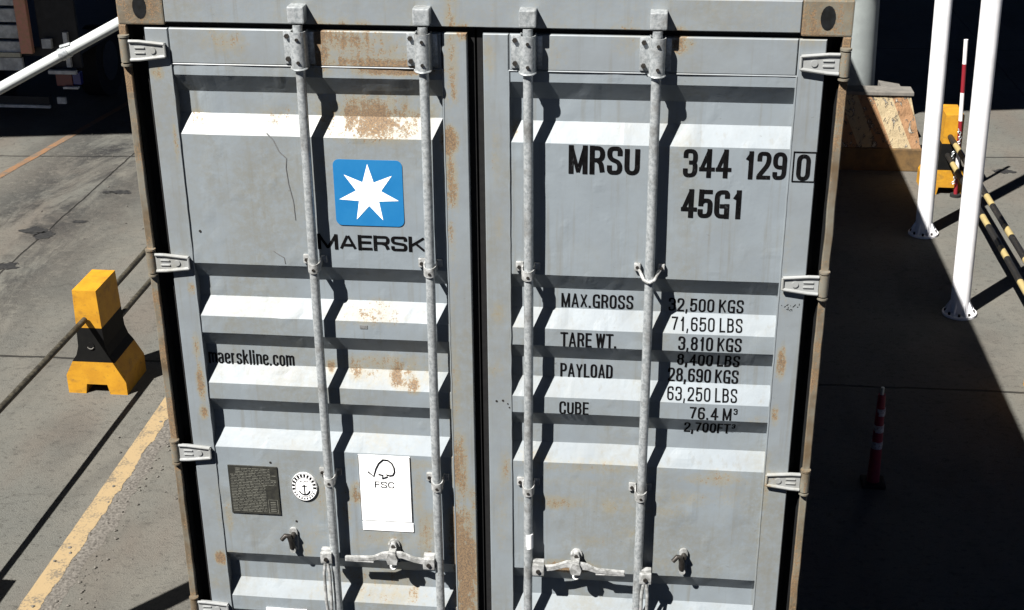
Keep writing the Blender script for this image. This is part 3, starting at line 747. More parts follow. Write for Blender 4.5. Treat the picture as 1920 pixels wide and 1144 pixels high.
def text(name, s, x0, x1, z0, z1, t, parent, m=M_TEXT, gw=.42, yoff=-.0012, gap=.16, drape=True, rr=.5, tv=None, label=None):
    """s between x0..x1; t = stroke thickness / height; gw = glyph centreline width / height"""
    H = z1-z0; t_ = t*H; adv = 0; items = []
    for ch in s:
        if ch == ' ': adv += gw*.62; continue
        sup = False
        if ch == '³': ch = '3'; sup = True
        w, st = G[ch]; wd = gw*w*(.55 if sup else 1)
        items.append((adv, wd, st, sup)); adv += wd+(t+gap)*(1 if not sup else .7)
    tot = (adv-gap)*H; sx = (x1-x0)/tot
    bm = bmesh.new()
    for a, wd, st, sup in items:
        gb = bmesh.new(); k = .5 if sup else 1.
        tt = t_*(.62 if sup else 1)
        for pts, r, cl in st:
            q = [(a*H+t_/2+u*wd*H, (H*(1-k) if sup else 0)+tt/2+v*(H*k-tt)) for u, v in pts]
            if r: q = rnd(q, rr*wd*H, bool(cl))
            # scale x now so strokes keep an even weight
            q = [(x0+u*sx, z0+v) for u, v in q]
            n = len(q); segs = n if cl else n-1; L, R_ = [], []
            for i in range(n):
                p = Vector(q[i]); pa = Vector(q[i-1]) if (i > 0 or cl) else None; pb = Vector(q[(i+1) % n]) if (i < n-1 or cl) else None
                if pa is None: dirv = (pb-p).normalized(); nr = Vector((-dirv.y, dirv.x)); k2 = 1
                elif pb is None: dirv = (p-pa).normalized(); nr = Vector((-dirv.y, dirv.x)); k2 = 1
                else:
                    d1 = (p-pa); d2 = (pb-p)
                    d1 = d1.normalized() if d1.length > 1e-7 else d2.normalized(); d2 = d2.normalized() if d2.length > 1e-7 else d1
                    n1 = Vector((-d1.y, d1.x)); n2 = Vector((-d2.y, d2.x)); nr = (n1+n2)
                    nr = nr.normalized() if nr.length > 1e-5 else n1
                    k2 = min(1.5, 1/max(.4, nr.dot(n1)))
                if pa is None and not r: p = p-dirv*tt/2*(.98 if abs(dirv.x) > .97 or abs(dirv.y) > .97 else .25)
                if pb is None and not r: p = p+dirv*tt/2*(.98 if abs(dirv.x) > .97 or abs(dirv.y) > .97 else .25)
                wv = tt/2*k2*(.80 if (not r and abs(nr.x) > .12 and abs(nr.y) > .12) else 1)
                off = Vector((nr.x*wv, nr.y*wv*(tv or .86)))
                L.append(gb.verts.new((p.x+off.x, 0, p.y+off.y))); R_.append(gb.verts.new((p.x-off.x, 0, p.y-off.y)))
            for i in range(segs):
                j = (i+1) % n
                try: gb.faces.new((L[i], R_[i], R_[j], L[j]))
                except ValueError: pass
        zlo = z0 if s.find(',') < 0 else z0-.16*H
        for co, no in (((0, 0, zlo), (0, 0, -1)), ((0, 0, z1), (0, 0, 1))):
            bmesh.ops.bisect_plane(gb, geom=gb.verts[:]+gb.edges[:]+gb.faces[:], plane_co=co, plane_no=no, clear_outer=True)
        me = bpy.data.meshes.new('t'); gb.to_mesh(me); gb.free(); bm.from_mesh(me); bpy.data.meshes.remove(me)
    if drape:
        bmesh.ops.subdivide_edges(bm, edges=[e for e in bm.edges if e.calc_length() > .03], cuts=3, use_grid_fill=True)
        for zc in BEND:
            if z0-.03 < zc < z1+.01:
                bmesh.ops.bisect_plane(bm, geom=bm.verts[:]+bm.edges[:]+bm.faces[:], plane_co=(0, 0, zc), plane_no=(0, 0, 1))
        for v in bm.verts: v.co.y = prof(v.co.z)+dent(v.co.x, v.co.z)+yoff-.0004
    else:
        for v in bm.verts: v.co.y = yoff
    return obj(name, bm, m, parent, label=label)
def ptext(name, s, px0, px1, pt, pb, t, parent, **kw):
    xm = (px0+px1)/2; a = atd(px0, (pt+pb)/2); b = atd(px1, (pt+pb)/2); T = atd(xm, pt); B = atd(xm, pb)
    if kw.pop('flat', False): T = at(xm, pt, 0); B = at(xm, pb, 0)
    return text(name, s, a.x, b.x, B.z, T.z, t, parent, **kw)
ptext('owner_code', 'MRSU', 1067, 1199, 273, 327, .165, DR, gap=.12)
ptext('serial_number', '344', 1282, 1369, 279, 333, .155, DR, gap=.13)
ptext('serial_number', '129', 1396, 1474, 284, 337, .155, DR, gap=.14)
ptext('type_code', '45G1', 1278, 1392, 355, 409, .165, DR, gap=.13)
# check digit in its box straddles the door frame
p0 = at(1494, 313, 0); p1 = at(1518, 313, 0); T = at(1506, 288, 0); B = at(1506, 338, 0)
text('check_digit', '0', p0.x, p1.x, B.z, T.z, .155, DR, drape=False, yoff=-.0052)
a = at(1488, 283, 0); b = at(1527, 343, 0); bm = bmesh.new(); w = .0042
x0, x1, z0, z1 = a.x, b.x, b.z+.003, a.z
for q in ((x0, x1, z1-w, z1), (x0, x1, z0, z0+w), (x0, x0+w, z0+w, z1-w), (x1-w, x1, z0+w, z1-w)):
    vs = [bm.verts.new(c) for c in ((q[0], -.0052, q[2]), (q[1], -.0052, q[2]), (q[1], -.0052, q[3]), (q[0], -.0052, q[3]))]; bm.faces.new(vs)
obj('check_digit_box', bm, M_TEXT, DR)
for nm, s, q in (('weight_lettering', 'MAX.GROSS', (1053, 1187, 551, 577)), ('weight_lettering', '32,500 KGS', (1254, 1394, 560, 585)), ('weight_lettering', '71,650 LBS', (1259, 1392, 595, 622)),
                 ('weight_lettering', 'TARE WT.', (1052, 1156, 624, 651)), ('weight_lettering', '3,810 KGS', (1272, 1390, 632, 658)), ('weight_lettering', '8,400 LBS', (1270, 1387, 665, 686)),
                 ('weight_lettering', 'PAYLOAD', (1051, 1148, 682, 708)), ('weight_lettering', '28,690 KGS', (1253, 1384, 691, 717)), ('weight_lettering', '63,250 LBS', (1251, 1382, 726, 753)),
                 ('weight_lettering', 'CUBE', (1049, 1103, 753, 777)), ('weight_lettering', '76.4 M³', (1293, 1381, 764, 787)), ('weight_lettering', '2,700FT³', (1283, 1377, 793, 811))):
    ptext(nm, s, *q, .135, DR, gap=.16)
ptext('web_address', 'maerskline.com', 392, 551, 656, 684, .115, DL, gap=.15, gw=.38)
ptext('company_name', 'MAERSK', 596, 797, 441, 470, .21, DL, gw=.92, gap=.14, rr=.28, tv=.80)
# inspection scribble on right frame
bm = bmesh.new()
for k in range(9):
    p = at(1466+k*4, 572+(k % 2)*3, 0); tube(bm, [(p.x, -.0042, p.z), (p.x+random.uniform(-.006, .008), -.0042, p.z+random.uniform(-.006, .008))], .0008, 5)
for k in range(4):
    p = at(1474+k*3.5, 579, 0); tube(bm, [(p.x, -.0042, p.z), (p.x+random.uniform(-.003, .008), -.0042, p.z+random.uniform(-.008, .004))], .0008, 5)
obj('pen_mark', bm, M_TEXT, DR)
# blue emblem with seven-pointed star
c = at(691.5, 362, 0); hw = .1185*1.03; bm = bmesh.new(); r = .022
poly = []
for cx_, cz_, a0 in ((hw-r, hw-r, 0), (-hw+r, hw-r, 90), (-hw+r, -hw+r, 180), (hw-r, -hw+r, 270)): poly += arc(c.x+cx_, c.z+cz_, r, a0, a0+90, 6)
FY = flush(c.x-hw, c.x+hw, c.z-hw, c.z+hw)-.0008
prism(bm, poly, FY, .006)
lg = obj('emblem', bm, M_BLUE, DL)
bm = bmesh.new(); pts = []
for k in range(14):
    a = math.radians(90+k*180/7); rr_ = .1085 if k % 2 == 0 else .0455; pts.append((c.x+rr_*math.cos(a), c.z-.001+rr_*math.sin(a)))
vs = [bm.verts.new((x, FY-.0008, z)) for x, z in pts]; cc = bm.verts.new((c.x, FY-.0008, c.z-.001))
for i in range(14): bm.faces.new((cc, vs[i], vs[(i+1) % 14]))
obj('star', bm, M_WHITE, DL)
# safety approval plate
def quadplate(name, pxs, m, parent, y0=-.004, y1=.001, bev=.001):
    P = [at(x, y, 0) for x, y in pxs]; X0 = (P[0].x+P[3].x)/2; X1 = (P[1].x+P[2].x)/2; Z1 = (P[0].z+P[1].z)/2; Z0 = (P[2].z+P[3].z)/2
    global FL
    FL = min(0, flush(X0, X1, Z0, Z1))
    bm = bmesh.new(); box(bm, X0, X1, y0+FL, y1+.004, Z0, Z1, bev); return obj(name, bm, m, parent), (X0, X1, Z0, Z1)
pl, (X0, X1, Z0, Z1) = quadplate('data_plate', [(425, 871), (519, 875), (528, 965), (438, 960)], M_DPLATE, DL)
bm = bmesh.new(); z = Z1-.010; k = 0
def ln(bm, a, b, z0, z1, y=-.0046): bm.faces.new([bm.verts.new(c) for c in ((a, y+FL, z0), (b, y+FL, z0), (b, y+FL, z1), (a, y+FL, z1))])
while z > Z0+.008:
    if k in (5, 6): a, b = X0+.012, X1-.03
    elif k > 10: a, b = X0+.008, X1-.052
    else: a, b = X0+.03 if k < 4 else X0+.008, X1-.03 if k < 4 else X1-.008
    x = a
    while x < b:
        L = random.uniform(.008, .028); ln(bm, x, min(b, x+L), z-.0022, z); x += L+.004
    z -= .0072; k += 1
for a, b, e, f in ((X1-.046, X1-.008, Z0+.008, Z0+.0095), (X1-.046, X1-.008, Z0+.068, Z0+.0695)): ln(bm, a, b, e, f)
for a, b in ((X1-.046, X1-.0445), (X1-.0095, X1-.008)): ln(bm, a, b, Z0+.0098, Z0+.0677)
for q in range(6): ln(bm, X1-.038, X1-.016, Z0+.016+q*.008, Z0+.0185+q*.008)
obj('plate_lettering', bm, M_PLINE, DL)
# round badge: anchor inside a dashed ring
c = at(571, 912, 0); RX, RZ = .052, .0635; bm = bmesh.new()
prism(bm, [(c.x+RX*math.cos(t*math.pi/20), c.z+RZ*math.sin(t*math.pi/20)) for t in range(40)], -.0058, .004)
bd = obj('round_badge', bm, M_WHITE, DL); bm = bmesh.new()
def ringp(r0, r1, a0, a1, n=40, y=-.0064):
    for k in range(n):
        t0 = math.radians(a0+(a1-a0)*k/n); t1 = math.radians(a0+(a1-a0)*(k+1)/n)
        bm.faces.new([bm.verts.new((c.x+RX*r*math.cos(t), y, c.z+RZ*r*math.sin(t))) for r, t in ((r0, t0), (r1, t0), (r1, t1), (r0, t1))])
ringp(.95, .99, 0, 360); ringp(.66, .70, 0, 360)
for k in range(12):
    a = -8+k*17.5; ringp(.72, .92, a, a+11, 6)
for k in range(9):
    a = 205+k*15; ringp(.75, .90, a, a+7, 4)
tube(bm, [(c.x, -.006, c.z+.012), (c.x+.001, -.006, c.z-.032)], .0026, 6); tube(bm, [(c.x-.009, -.006, c.z+.004), (c.x+.011, -.006, c.z+.006)], .0022, 6)
tube(bm, [(c.x+.022*math.cos(math.radians(a)), -.006, c.z-.008+.026*math.sin(math.radians(a))) for a in range(200, 345, 12)], .0028, 6)
for k in range(8): tube(bm, [(c.x-.016+k*.0045, -.006, c.z+.022+.004*(k % 3)), (c.x-.012+k*.0045, -.006, c.z+.028-.003*(k % 2))], .0014, 5)
obj('badge_print', bm, M_TEXT, DL)
# white paper label with tick-tree mark
lb, (X0, X1, Z0, Z1) = quadplate('white_label', [(670, 852), (767, 857), (775, 978), (680, 974)], M_WHITE, DL, -.0018, .001, .0004)
bm = bmesh.new(); e = .002
for q in ((X0, X0+e, Z0, Z1), (X1-e, X1, Z0, Z1), (X0, X1, Z1-e, Z1)): ln(bm, *q, y=-.0022)
def lp(px, py): p = at(px, py, 0); return (p.x, -.0024+FL, p.z)
tree = [(690, 883), (701, 892), (705, 878), (710, 868), (718, 861), (727, 862), (735, 868), (739, 876), (740, 884), (737, 890), (731, 891), (725, 889), (727, 893), (717, 896), (718, 890), (710, 888)]
tube(bm, [lp(*q) for q in tree], .0032, 6)
text('x', 'FSC', lp(703, 905)[0], lp(739, 905)[0], lp(720, 914)[2], lp(720, 902)[2], .17, DL, gw=.7, drape=False, yoff=-.0024+FL).name = 'label_wording'
obj('label_print', bm, M_TEXT, DL)
quadplate('white_label', [(681, 977), (775, 981), (776, 997), (681, 992)], M_WHITE, DL, -.0030, .001, .0004)
quadplate('white_label', [(500, 1139), (576, 1142), (577, 1175), (503, 1172)], M_WHITE, DL, -.0030, .001, .0004)
# scratch curve on the left door, two drilled marks on the right frame
bm = bmesh.new()
P = [at(*q, 0) for q in ((500, 250), (512, 262), (524, 285), (537, 297), (536, 315), (541, 345), (550, 378), (554, 412))]
tube(bm, [(p.x, dent(p.x, p.z)-.0004, p.z) for p in P], .0022, 6)
P = [at(*q, 0) for q in ((513, 470), (523, 477), (533, 483), (535, 494))]; tube(bm, [(p.x, dent(p.x, p.z)-.0004, p.z) for p in P], .0018, 6)
obj('scratch', bm, simple('scratched primer', (.27, .28, .28), (.22, .22, .22), .7), DL, True)
bm = bmesh.new()
for q in ((931, 752), (943, 751), (952, 757), (955, 764)): p = at(*q, -.004); tube(bm, [(p.x, -.003, p.z), (p.x, -.0052, p.z)], .0042 if q[0] < 950 else .0028, 8)
for q in ((700, 1), ):
    pass
obj_split('rivet_hole', bm, M_BOLT, DR)
bm = bmesh.new()
for q in ((556, 977), (507, 867), (375, 433)): p = at(*q, 0); tube(bm, [(p.x, 0, p.z), (p.x, -.0022, p.z)], .0045, 8)
obj_split('rivet_hole', bm, M_BOLT, DL)
bm = bmesh.new(); p = at(682, 613, 0); box(bm, p.x-.014, p.x+.014, dent(p.x, p.z)-.002, .003, p.z-.007, p.z+.007, .0005); obj('sticker_remnant', bm, simple('torn sticker', (.2, .21, .21), (.3, .3, .3), .8, 0, 200), DL)

# ------------------------------------------------------------------ trailer under the container
tr = empty('container_trailer', (0, 0, 0), 'skeletal trailer carrying the grey container', 'trailer')
bm = bmesh.new()
for s in (-1, 1): box(bm, s*.45-.07, s*.45+.07, .1, 12.1, 1.08, 1.395, .005)
for y in (.15, 2, 4, 6, 8, 10, 11.8): box(bm, -1.15, 1.15, y, y+.14, 1.25, 1.398, .005)
box(bm, -1.15, 1.15, .05, .17, .50, .62, .01); box(bm, -.5, -.4, .06, .16, .62, 1.1); box(bm, .4, .5, .06, .16, .62, 1.1)
obj('chassis_frame', bm, M_CHASSIS, tr)
for y in (1.6, 2.9, 4.2):
    bm = bmesh.new(); tube(bm, [(-1., y, .52), (1., y, .52)], .06, 12); box(bm, -.5, -.38, y-.1, y+.1, .5, 1.1); box(bm, .38, .5, y-.1, y+.1, .5, 1.1); obj('axle', bm, M_CHASSIS, tr)
    for s in (-1, 1):
        for k, off in enumerate((.72, 1.04)):
            bm = bmesh.new(); x = s*off; prf = [(.30, -.12), (.47, -.13), (.515, -.10), (.52, 0), (.515, .10), (.47, .13), (.30, .12)]
            rows = []
            for q in range(28):
                a = 2*math.pi*q/28; rows.append([bm.verts.new((x+w, y+r*math.cos(a), .52+r*math.sin(a))) for r, w in prf])
            for q in range(28):
                A, B = rows[q], rows[(q+1) % 28]
                for j in range(6): bm.faces.new((A[j], A[j+1], B[j+1], B[j]))
            t = obj('wheel', bm, M_TYRE, tr, True); bm = bmesh.new(); tube(bm, [(x-.09, y, .52), (x+.09, y, .52)], .30, 24); obj('rim', bm, M_GALV, t, True)
for s in (-1, 1):
    bm = bmesh.new(); box(bm, s*.7-.07, s*.7+.07, 9.2, 9.34, 0.01, 1.1); box(bm, s*.7-.16, s*.7+.16, 9.12, 9.42, 0, .03); obj('landing_leg', bm, M_CHASSIS, tr)
for s in (-1, 1):
    bm = bmesh.new(); box(bm, s*.95-.15, s*.95+.15, .02, .05, .64, .76, .01); obj('tail_light', bm, M_LRED, tr)

# ------------------------------------------------------------------ yellow and black barrier blocks
BG = 'yellow and black concrete barrier blocks'
def barrier():
    """built about x=0, y from -.22 to .22, base z=0"""
    root = empty('barrier_block', (0, 0, 0), 'x', 'traffic barrier', BG)
    def sec(z):   # half width at height
        P = [(0, .245), (.16, .245), (.30, .168), (.345, .135), (.42, .112), (.58, .104), (.90, .096)]
        for (a, b), (c_, d_) in zip(P, P[1:]):
            if a <= z <= c_: return b+(d_-b)*(z-a)/(c_-a)
        return P[-1][1]
    def slab(z0, z1, m, nm, notch=False):
        bm = bmesh.new()
        zs = sorted({z0, z1} | {z for z in (.16, .30, .345, .42, .58) if z0 < z < z1})
        left = [(-sec(z), z) for z in zs]; right = [(sec(z), z) for z in reversed(zs)]
        poly = left+right
        if notch: poly += [(.10, z0), (.085, z0+.085), (-.085, z0+.085), (-.10, z0)]
        prism(bm, poly, -.22, .22)
        # depth narrows slightly to the top
        for v in bm.verts: v.co.y *= 1-.04*v.co.z
        es = [e for e in bm.edges if e.calc_face_angle(0) > .5 and not (abs(e.verts[0].co.z-e.verts[1].co.z) < 1e-4 and abs(e.verts[0].co.z-z0) < 1e-4 or abs(e.verts[0].co.z-e.verts[1].co.z) < 1e-4 and abs(e.verts[0].co.z-z1) < 1e-4 and z1 < .89)]
        bmesh.ops.bevel(bm, geom=es, offset=.010, segments=3, affect='EDGES')
        return obj(nm, bm, m, root, False)
    slab(0, .285, M_BYEL, 'base', True); slab(.285, .585, M_BBLK, 'middle_section'); slab(.585, .905, M_BYEL, 'top_section')
    for zz in (.43,):
        bm = bmesh.new(); n = 16
        tube(bm, [(-.005, -.222, zz), (-.005, -.212, zz)], .030, 16)
        o = obj('rail_socket', bm, M_BBLK, root, True)
        bm = bmesh.new(); tube(bm, [(-.005+.026*math.cos(a), -.224, zz+.026*math.sin(a)) for a in [math.radians(q) for q in range(200, 345, 15)]], .005, 6); obj('socket_rim', bm, M_CONC, o)
    return root
B0 = barrier()
def copy_tree(o, parent=None):
    c = o.copy(); COL.objects.link(c); c.parent = parent
    for ch in kids(o): copy_tree(ch, c)
    return c
spots = [(-3.785, 5.22, 'yellow and black barrier block standing alone on the left lane beside the container'),
         (3.83, 10.62, 'orange yellow barrier block half hidden between the two white poles'),
         (3.90, 5.62, 'barrier block cut off by the right edge, at the near end of the striped rails'),
         (-3.93, 1.70, 'barrier block just out of view at the lower left corner, its shadow on the paving')]
for i, (x, y, lab) in enumerate(spots):
    o = B0 if i == 0 else copy_tree(B0)
    o.location = (x, y, 0); o['label'] = lab
# pipe rails
def pipe(name, pts, r, m, label, cat, group=None):
    bm = bmesh.new(); P = []
    for a, b in zip(pts, pts[1:]):
        n = max(1, int((Vector(b)-Vector(a)).length/.15))
        for k in range(n): P.append(Vector(a).lerp(Vector(b), k/n))
    P.append(Vector(pts[-1]))
    P = [p+Vector((.004*mnoise.noise(p*1.3), 0, .004*mnoise.noise(p*1.7+Vector((5, 0, 0))))) for p in P]
    tube(bm, P, r, 14); return tag(obj(name, bm, m, None, True), label, cat, group)
GR = 'pipe rails between the barrier blocks'
pipe('guard_pipe', [(-3.84, 1.92, .685), (-3.80, 4.985, .665)], .024, M_RAIL, 'dark pipe rail running from lower left edge into the front of the yellow block', 'guard rail', GR)
pipe('guard_pipe', [(-3.785, 5.44, .690), (-3.785, 8.9, .69)], .024, M_RAIL, 'upper dark pipe rail behind the yellow block, ending at the container', 'guard rail', GR)
pipe('guard_pipe', [(-3.735, 5.44, .455), (-3.735, 8.9, .455)], .024, M_RAIL, 'lower dark pipe rail behind the yellow block, ending at the container', 'guard rail', GR)
pipe('guard_pipe', [(3.815, 6.13, .665), (3.805, 10.40, .665)], .030, M_STRIPE, 'upper black and yellow striped pipe rail right of the white poles', 'guard rail', GR)
pipe('guard_pipe', [(3.800, 6.13, .455), (3.80, 10.40, .455)], .030, M_STRIPE, 'lower black and yellow striped pipe rail right of the white poles', 'guard rail', GR)

# ------------------------------------------------------------------ white poles
PG = 'white steel poles'
def white_pole():
    root = empty('white_pole', (0, 0, 0), 'x', 'pole', PG)
    bm = bmesh.new(); tube(bm, [(0, 0, z) for z in (.02, 1, 2, 3, 4, 5, 6)], .083, 28); obj('shaft', bm, M_WHITEPOLE, root, True)
    bm = bmesh.new(); tube(bm, [(0, 0, 0), (0, 0, .022)], .150, 32); obj('base_plate', bm, M_WHITEPOLE, root, True)
    bm = bmesh.new()
    for k in range(8):
        a = math.pi/4*k+.2; ca, sa = math.cos(a), math.sin(a); t = .004
        P = [(.080, .022), (.138, .022), (.138, .03), (.080, .14)]
        A = [bm.verts.new((r*ca-t*sa, r*sa+t*ca, z)) for r, z in P]; B = [bm.verts.new((r*ca+t*sa, r*sa-t*ca, z)) for r, z in P]
        bm.faces.new(A); bm.faces.new(B[::-1])
        for i in range(4): bm.faces.new((A[i], B[i], B[(i+1) % 4], A[(i+1) % 4]))
    obj_split('gusset', bm, M_WHITEPOLE, root)
    bm = bmesh.new()
    for k in range(8):
        a = math.pi/4*k+.2+math.pi/8; tube(bm, [(.122*math.cos(a), .122*math.sin(a), .02), (.122*math.cos(a), .122*math.sin(a), .045)], .012, 6)
    obj_split('anchor_bolt', bm, M_BOLT, root); return root
P0 = white_pole()
for i, (x, y, ty, lab) in enumerate(((3.395, 7.20, -1.9, 'nearer and larger of the two white poles right of the container'), (3.395, 9.18, -2.0, 'farther white pole, next to the peeling yellow block'))):
    o = P0 if i == 0 else copy_tree(P0)
    o.location = (x, y, 0); o.rotation_euler = (0, math.radians(ty), 0); o['label'] = lab
# grey column
col_ = empty('grey_column', (3.06, 12.75, 0), 'thick grey round column rising behind the peeling yellow block', 'column')
bm = bmesh.new(); tube(bm, [(3.06-.035*z/1., 12.75, z) for z in (0, 1, 2, 3, 4, 5, 6.0)], .26, 40); obj('shaft', bm, M_COLUMN, col_, True)
bm = bmesh.new(); tube(bm, [(3.06, 12.75, .0), (3.06, 12.75, .05)], .36, 32); obj('base_plate', bm, M_COLUMN, col_, True)
# peeling hazard block
hb = empty('hazard_block', (3.2, 11.6, 0), 'low trapezoid concrete block with peeling yellow and black paint, in front of the grey column', 'hazard block')
def frustum(bm, b0, b1, z0, z1, nx=1, nz=1):
    """b = (x0,x1,y0,y1) at bottom and top"""
    B = [bm.verts.new(c) for c in ((b0[0], b0[2], z0), (b0[1], b0[2], z0), (b0[1], b0[3], z0), (b0[0], b0[3], z0))]
    T = [bm.verts.new(c) for c in ((b1[0], b1[2], z1), (b1[1], b1[2], z1), (b1[1], b1[3], z1), (b1[0], b1[3], z1))]
    bm.faces.new(B[::-1]); bm.faces.new(T)
    for i in range(4): bm.faces.new((B[i], B[(i+1) % 4], T[(i+1) % 4], T[i]))
bm = bmesh.new(); frustum(bm, (2.55, 3.66, 11.20, 11.9), (2.70, 3.52, 11.42, 11.62), .27, .83)
bmesh.ops.subdivide_edges(bm, edges=bm.edges[:], cuts=24, use_grid_fill=True)
for v in bm.verts:
    n_ = mnoise.noise(v.co*9); v.co += Vector((0, -.012*n_, 0)) if v.co.y < 11.6 else Vector((0, 0, 0))
obj('body', bm, M_PEEL, hb)
bm = bmesh.new(); box(bm, 2.66, 3.55, 11.39, 11.66, .832, .875, .006); obj('cap_slab', bm, M_CONC, hb)
bm = bmesh.new(); box(bm, 2.52, 3.68, 11.17, 11.95, 0, .268, .012); obj('base', bm, simple('dull yellow block paint', (.27, .16, .06), (.16, .10, .045), .7, 0, 9, .3, .3, .5), hb)
# pale concrete wedge behind
bm = bmesh.new(); pa = at(1653, 163, 12.1); pb = at(1693, 170, 12.1)
prism(bm, [(pa.x, 0), (pb.x, 0), (pb.x, pb.z), (pa.x, pa.z)], 12.1, 12.4)
tag(obj('concrete_wedge', bm, M_CONC), 'small pale sloping concrete kerb end between grey column and farther white pole', 'kerb block')
# red and white pole
bm = bmesh.new(); tube(bm, [(3.930-.062*z, 10.36, .02+z) for z in (0, .6, 1.2, 1.72)], .022, 14)
rp = empty('delineator_pole', (3.93, 10.36, 0), 'slim red and white banded pole between the two white poles', 'marker pole')
obj('shaft', bm, M_REDWHITE, rp, True)
bm = bmesh.new(); tube(bm, [(3.93, 10.36, 0), (3.93, 10.36, .03)], .06, 18); obj('foot', bm, M_TYRE, rp, True)
# chain hung on the rail beside the pole
bm = bmesh.new()
q0 = Vector((3.86, 10.33, .78))
pts = [q0+Vector((.03*math.sin(t*9), -.02*t, -.62*t)) for t in [k/22 for k in range(23)]]
for k, (a, b) in enumerate(zip(pts, pts[1:])):
    d_ = (b-a)*.75; s_ = Vector((.014, 0, 0)) if k % 2 else Vector((0, .014, 0))
    tube(bm, [a, a+s_+d_*.3, a+s_+d_*.9, b+d_*.1, a-s_+d_*.9, a-s_+d_*.3, a], .005, 6, False)
tag(obj('hanging_chain', bm, M_GALV, None, True), 'short loose chain hanging on the orange barrier block behind the striped rails', 'chain')

M_BAND = simple('dirty reflective band', (.85, .80, .82), (.40, .30, .32), .6, 0, 60)
# warning post in the container's shade
cn = empty('warning_cone', (2.243, 4.18, 0), 'slim red warning post with pale bands, in the black shadow right of the container', 'warning post')
bm = bmesh.new(); tube(bm, [(2.243, 4.18, .03), (2.240, 4.18, .40), (2.235, 4.18, .72)], .045, 18, True, .026); obj('body', bm, simple('red plastic', (.42, .014, .045), (.34, .012, .04), .6), cn, True)
bm = bmesh.new(); box(bm, 2.16, 2.326, 4.10, 4.26, 0, .028, .01); obj('foot', bm, M_TYRE, cn)
for z in (.30, .43, .56):
    bm = bmesh.new(); r_ = .045-.019*(z/.72)+.002
    tube(bm, [(2.241, 4.18, z), (2.240, 4.18, z+.055)], r_, 18); obj('reflective_band', bm, M_BAND, cn, True)
bm = bmesh.new(); tube(bm, [(2.235, 4.18, .72), (2.235, 4.18, .775)], .012, 12); obj('tip', bm, M_GALV, cn, True)

# ------------------------------------------------------------------ slanting pipe arm in the top left corner, carried by a pole out of view
AY = 1.05
q0_, q1_ = at(0, 166, AY), at(185, 64, AY); dr = (q1_-q0_).normalized()
a0 = q0_+dr*((-3.40-q0_.x)/dr.x); a1 = q0_+dr*((-1.36-q0_.x)/dr.x)
ap = copy_tree(P0); ap.location = (-3.42, AY, 0); ap.rotation_euler = (0, 0, 0); del ap['group']
ap.name = 'mast_arm'; ap['label'] = 'pale round pipe arm slanting up across the top left corner, in front of the truck'; ap['category'] = 'pole arm'
bm = bmesh.new(); tube(bm, [a0+(a1-a0)*k/12 for k in range(13)], .0235, 24); obj('arm', bm, M_ARM, ap, True)
bm = bmesh.new(); pc = at(122, 99, AY); tube(bm, [pc-dr*.022, pc+dr*.022], .027, 20); obj('arm_clamp', bm, M_GALV, ap, True)
bm = bmesh.new(); tube(bm, [pc+Vector((-.012, -.01, .026)), pc+Vector((.034, -.012, .040))], .009, 8); obj('clamp_bolt', bm, M_GALV, ap, True)
bm = bmesh.new(); tube(bm, [(-3.42, AY, a0.z-.1), (-3.42, AY, a0.z+.1)], .097, 24); obj('collar', bm, M_GALV, ap, True)

# ------------------------------------------------------------------ parked truck in the shade, far left
tk = empty('parked_truck', (-8.3, 12.4, 0), 'grey flatbed truck parked in deep shade at the top left', 'truck')
def T(px, py, Y=12.4): return at(px, py, Y)
x0 = T(-120, 100).x; x1 = T(150, 100).x
bm = bmesh.new(); zt = 1.5
box(bm, x0, x1-.05, 12.45, 18.5, .82, .94, .01); obj('bed_frame', bm, M_TRUCKDARK, tk)
for k in range(5):
    z = .62+k*.21; bm = bmesh.new(); box(bm, x0, T(41, 100).x, 12.38, 12.43, z+.02, z+.19, .01); obj('tail_board', bm, M_TRUCKGREY, tk)
bm = bmesh.new(); box(bm, x0, T(41, 100).x, 12.34, 12.39, T(20, 105).z, T(20, 97).z, .004); obj('trim_strip', bm, M_CREAM, tk)
bm = bmesh.new(); box(bm, T(40, 80).x, T(62, 80).x, 12.34, 12.42, T(50, 99).z, T(50, 99).z+.9, .01); obj('corner_panel', bm, M_TAN, tk)
bm = bmesh.new(); box(bm, T(80, 80).x, T(98, 80).x, 12.36, 12.42, T(88, 90).z, T(88, 72).z, .008); obj('number_plate', bm, M_TRUCKGREY, tk)
bm = bmesh.new(); box(bm, T(72, 80).x, T(145, 80).x, 12.44, 12.5, T(88, 128).z, T(88, 60).z+.9, .01); obj('rear_panel', bm, M_TRUCKDARK, tk)
bm = bmesh.new(); box(bm, T(120, 80).x, T(128, 80).x, 12.38, 12.44, T(88, 125).z, T(88, 60).z, .004); obj('upright', bm, M_TRUCKGREY, tk)
bm = bmesh.new(); box(bm, T(97, 80).x, T(128, 80).x, 12.36, 12.44, T(110, 160).z, T(110, 137).z, .01); obj('tail_light', bm, M_LRED, tk)
bm = bmesh.new(); box(bm, T(129, 80).x, T(144, 80).x, 12.36, 12.44, T(110, 157).z, T(110, 133).z, .01); obj('marker_lamp', bm, M_LBLUE, tk)
bm = bmesh.new(); box(bm, T(88, 80).x, T(140, 80).x, 12.30, 12.36, T(110, 134).z-.012, T(110, 129).z, .004); box(bm, T(112, 80).x, T(140, 80).x, 12.30, 12.36, T(110, 163).z, T(110, 159).z, .004)
obj_split('lamp_bracket', bm, M_TRUCKGREY, tk)
bm = bmesh.new(); box(bm, x0, T(80, 80).x, 12.34, 12.42, T(40, 197).z, T(40, 178).z, .006); obj('bumper_bar', bm, M_TRUCKDARK, tk)
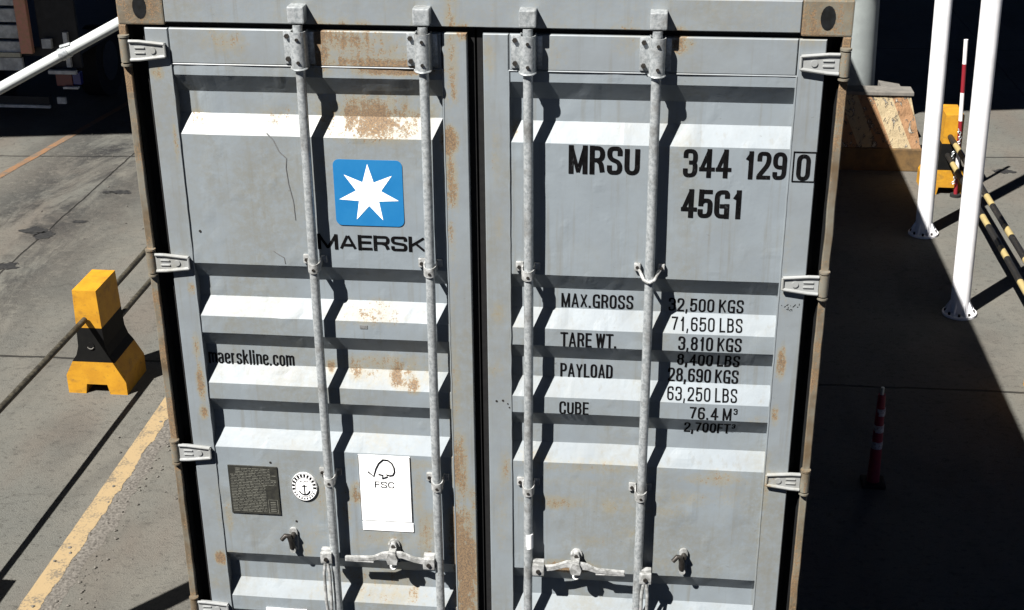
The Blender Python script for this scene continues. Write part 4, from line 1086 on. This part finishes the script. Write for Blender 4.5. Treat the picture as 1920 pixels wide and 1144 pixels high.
bm = bmesh.new(); box(bm, x0, T(82, 80).x, 12.30, 12.34, T(40, 198).z, T(40, 193).z, .003); box(bm, T(96, 80).x, T(112, 80).x, 12.32, 12.36, T(40, 190).z, T(40, 178).z, .003); obj_split('bumper_edge', bm, M_TRUCKGREY, tk)
for y in (13.6, 17.4):
    for x in (x0+.25, x1-.25):
        bm = bmesh.new(); tube(bm, [(x-.14, y, .48), (x+.14, y, .48)], .48, 28); w_ = obj('wheel', bm, M_TYRE, tk, True)
        bm = bmesh.new(); tube(bm, [(x-.15, y, .48), (x+.15, y, .48)], .27, 20); obj('rim', bm, M_TRUCKDARK, w_, True)
bm = bmesh.new(); box(bm, x0, x1, 18.6, 20.4, .6, 2.7, .08); obj('cab', bm, M_TRUCKGREY, tk)
for s_ in (x0-.005, x1-.025):
    bm = bmesh.new(); box(bm, s_, s_+.03, 19.2, 20.1, 1.7, 2.4, .01); obj('window', bm, M_BLACKIN, tk)

# ------------------------------------------------------------------ gate canopy beyond, whose shade blacks out the far paving
HC = 7.0
cpn = empty('gate_canopy', (-1, 25, 0), 'large flat gate canopy shading the far paving behind the container', 'canopy')
dx, dy = -.525*HC, -.63*HC
e0 = Vector((-7.64+dx, 11.55+dy, HC)); e1 = Vector((5.4+dx, 13.85+dy, HC)); ev = (e1-e0)/(e1.x-e0.x)
A = e0-ev*22; B = e0+ev*42; nrm = Vector((-ev.y, ev.x, 0))
bm = bmesh.new(); C_ = B+Vector((0, 32, 0)); D_ = A+Vector((0, 32, 0))
lo = [bm.verts.new(v) for v in (A, B, C_, D_)]; hi = [bm.verts.new(v+Vector((0, 0, .6))) for v in (A, B, C_, D_)]
bm.faces.new(lo[::-1]); bm.faces.new(hi)
for i in range(4): bm.faces.new((lo[i], lo[(i+1) % 4], hi[(i+1) % 4], hi[i]))
obj('roof', bm, M_SHEET, cpn)
for x, y in ((-22, 14), (-22, 36), (-6, 37), (12, 37), (26, 18), (26, 37), (12, 22)):
    bm = bmesh.new(); tube(bm, [(x, y, 0), (x, y, HC-.002)], .25, 20); obj('column', bm, M_COLUMN, cpn, True)

# ------------------------------------------------------------------ unseen roof added behind the camera to cut sky and bounced light
gr_ = empty('added_shade_roof', (0, -12, 0), 'flat roof added behind the viewpoint, out of view, to shade the near lane', 'added shade roof')
bm = bmesh.new(); box(bm, -16, 14, -24, -4.75, 6.9, 7.4, .03); obj('roof', bm, M_SHEET, gr_)
for x, y in ((-5.2, -8), (5.2, -8), (-5.2, -21), (5.2, -21), (-14, -14), (12.5, -14)):
    bm = bmesh.new(); tube(bm, [(x, y, 0), (x, y, 6.898)], .2, 20); obj('column', bm, M_COLUMN, gr_, True)
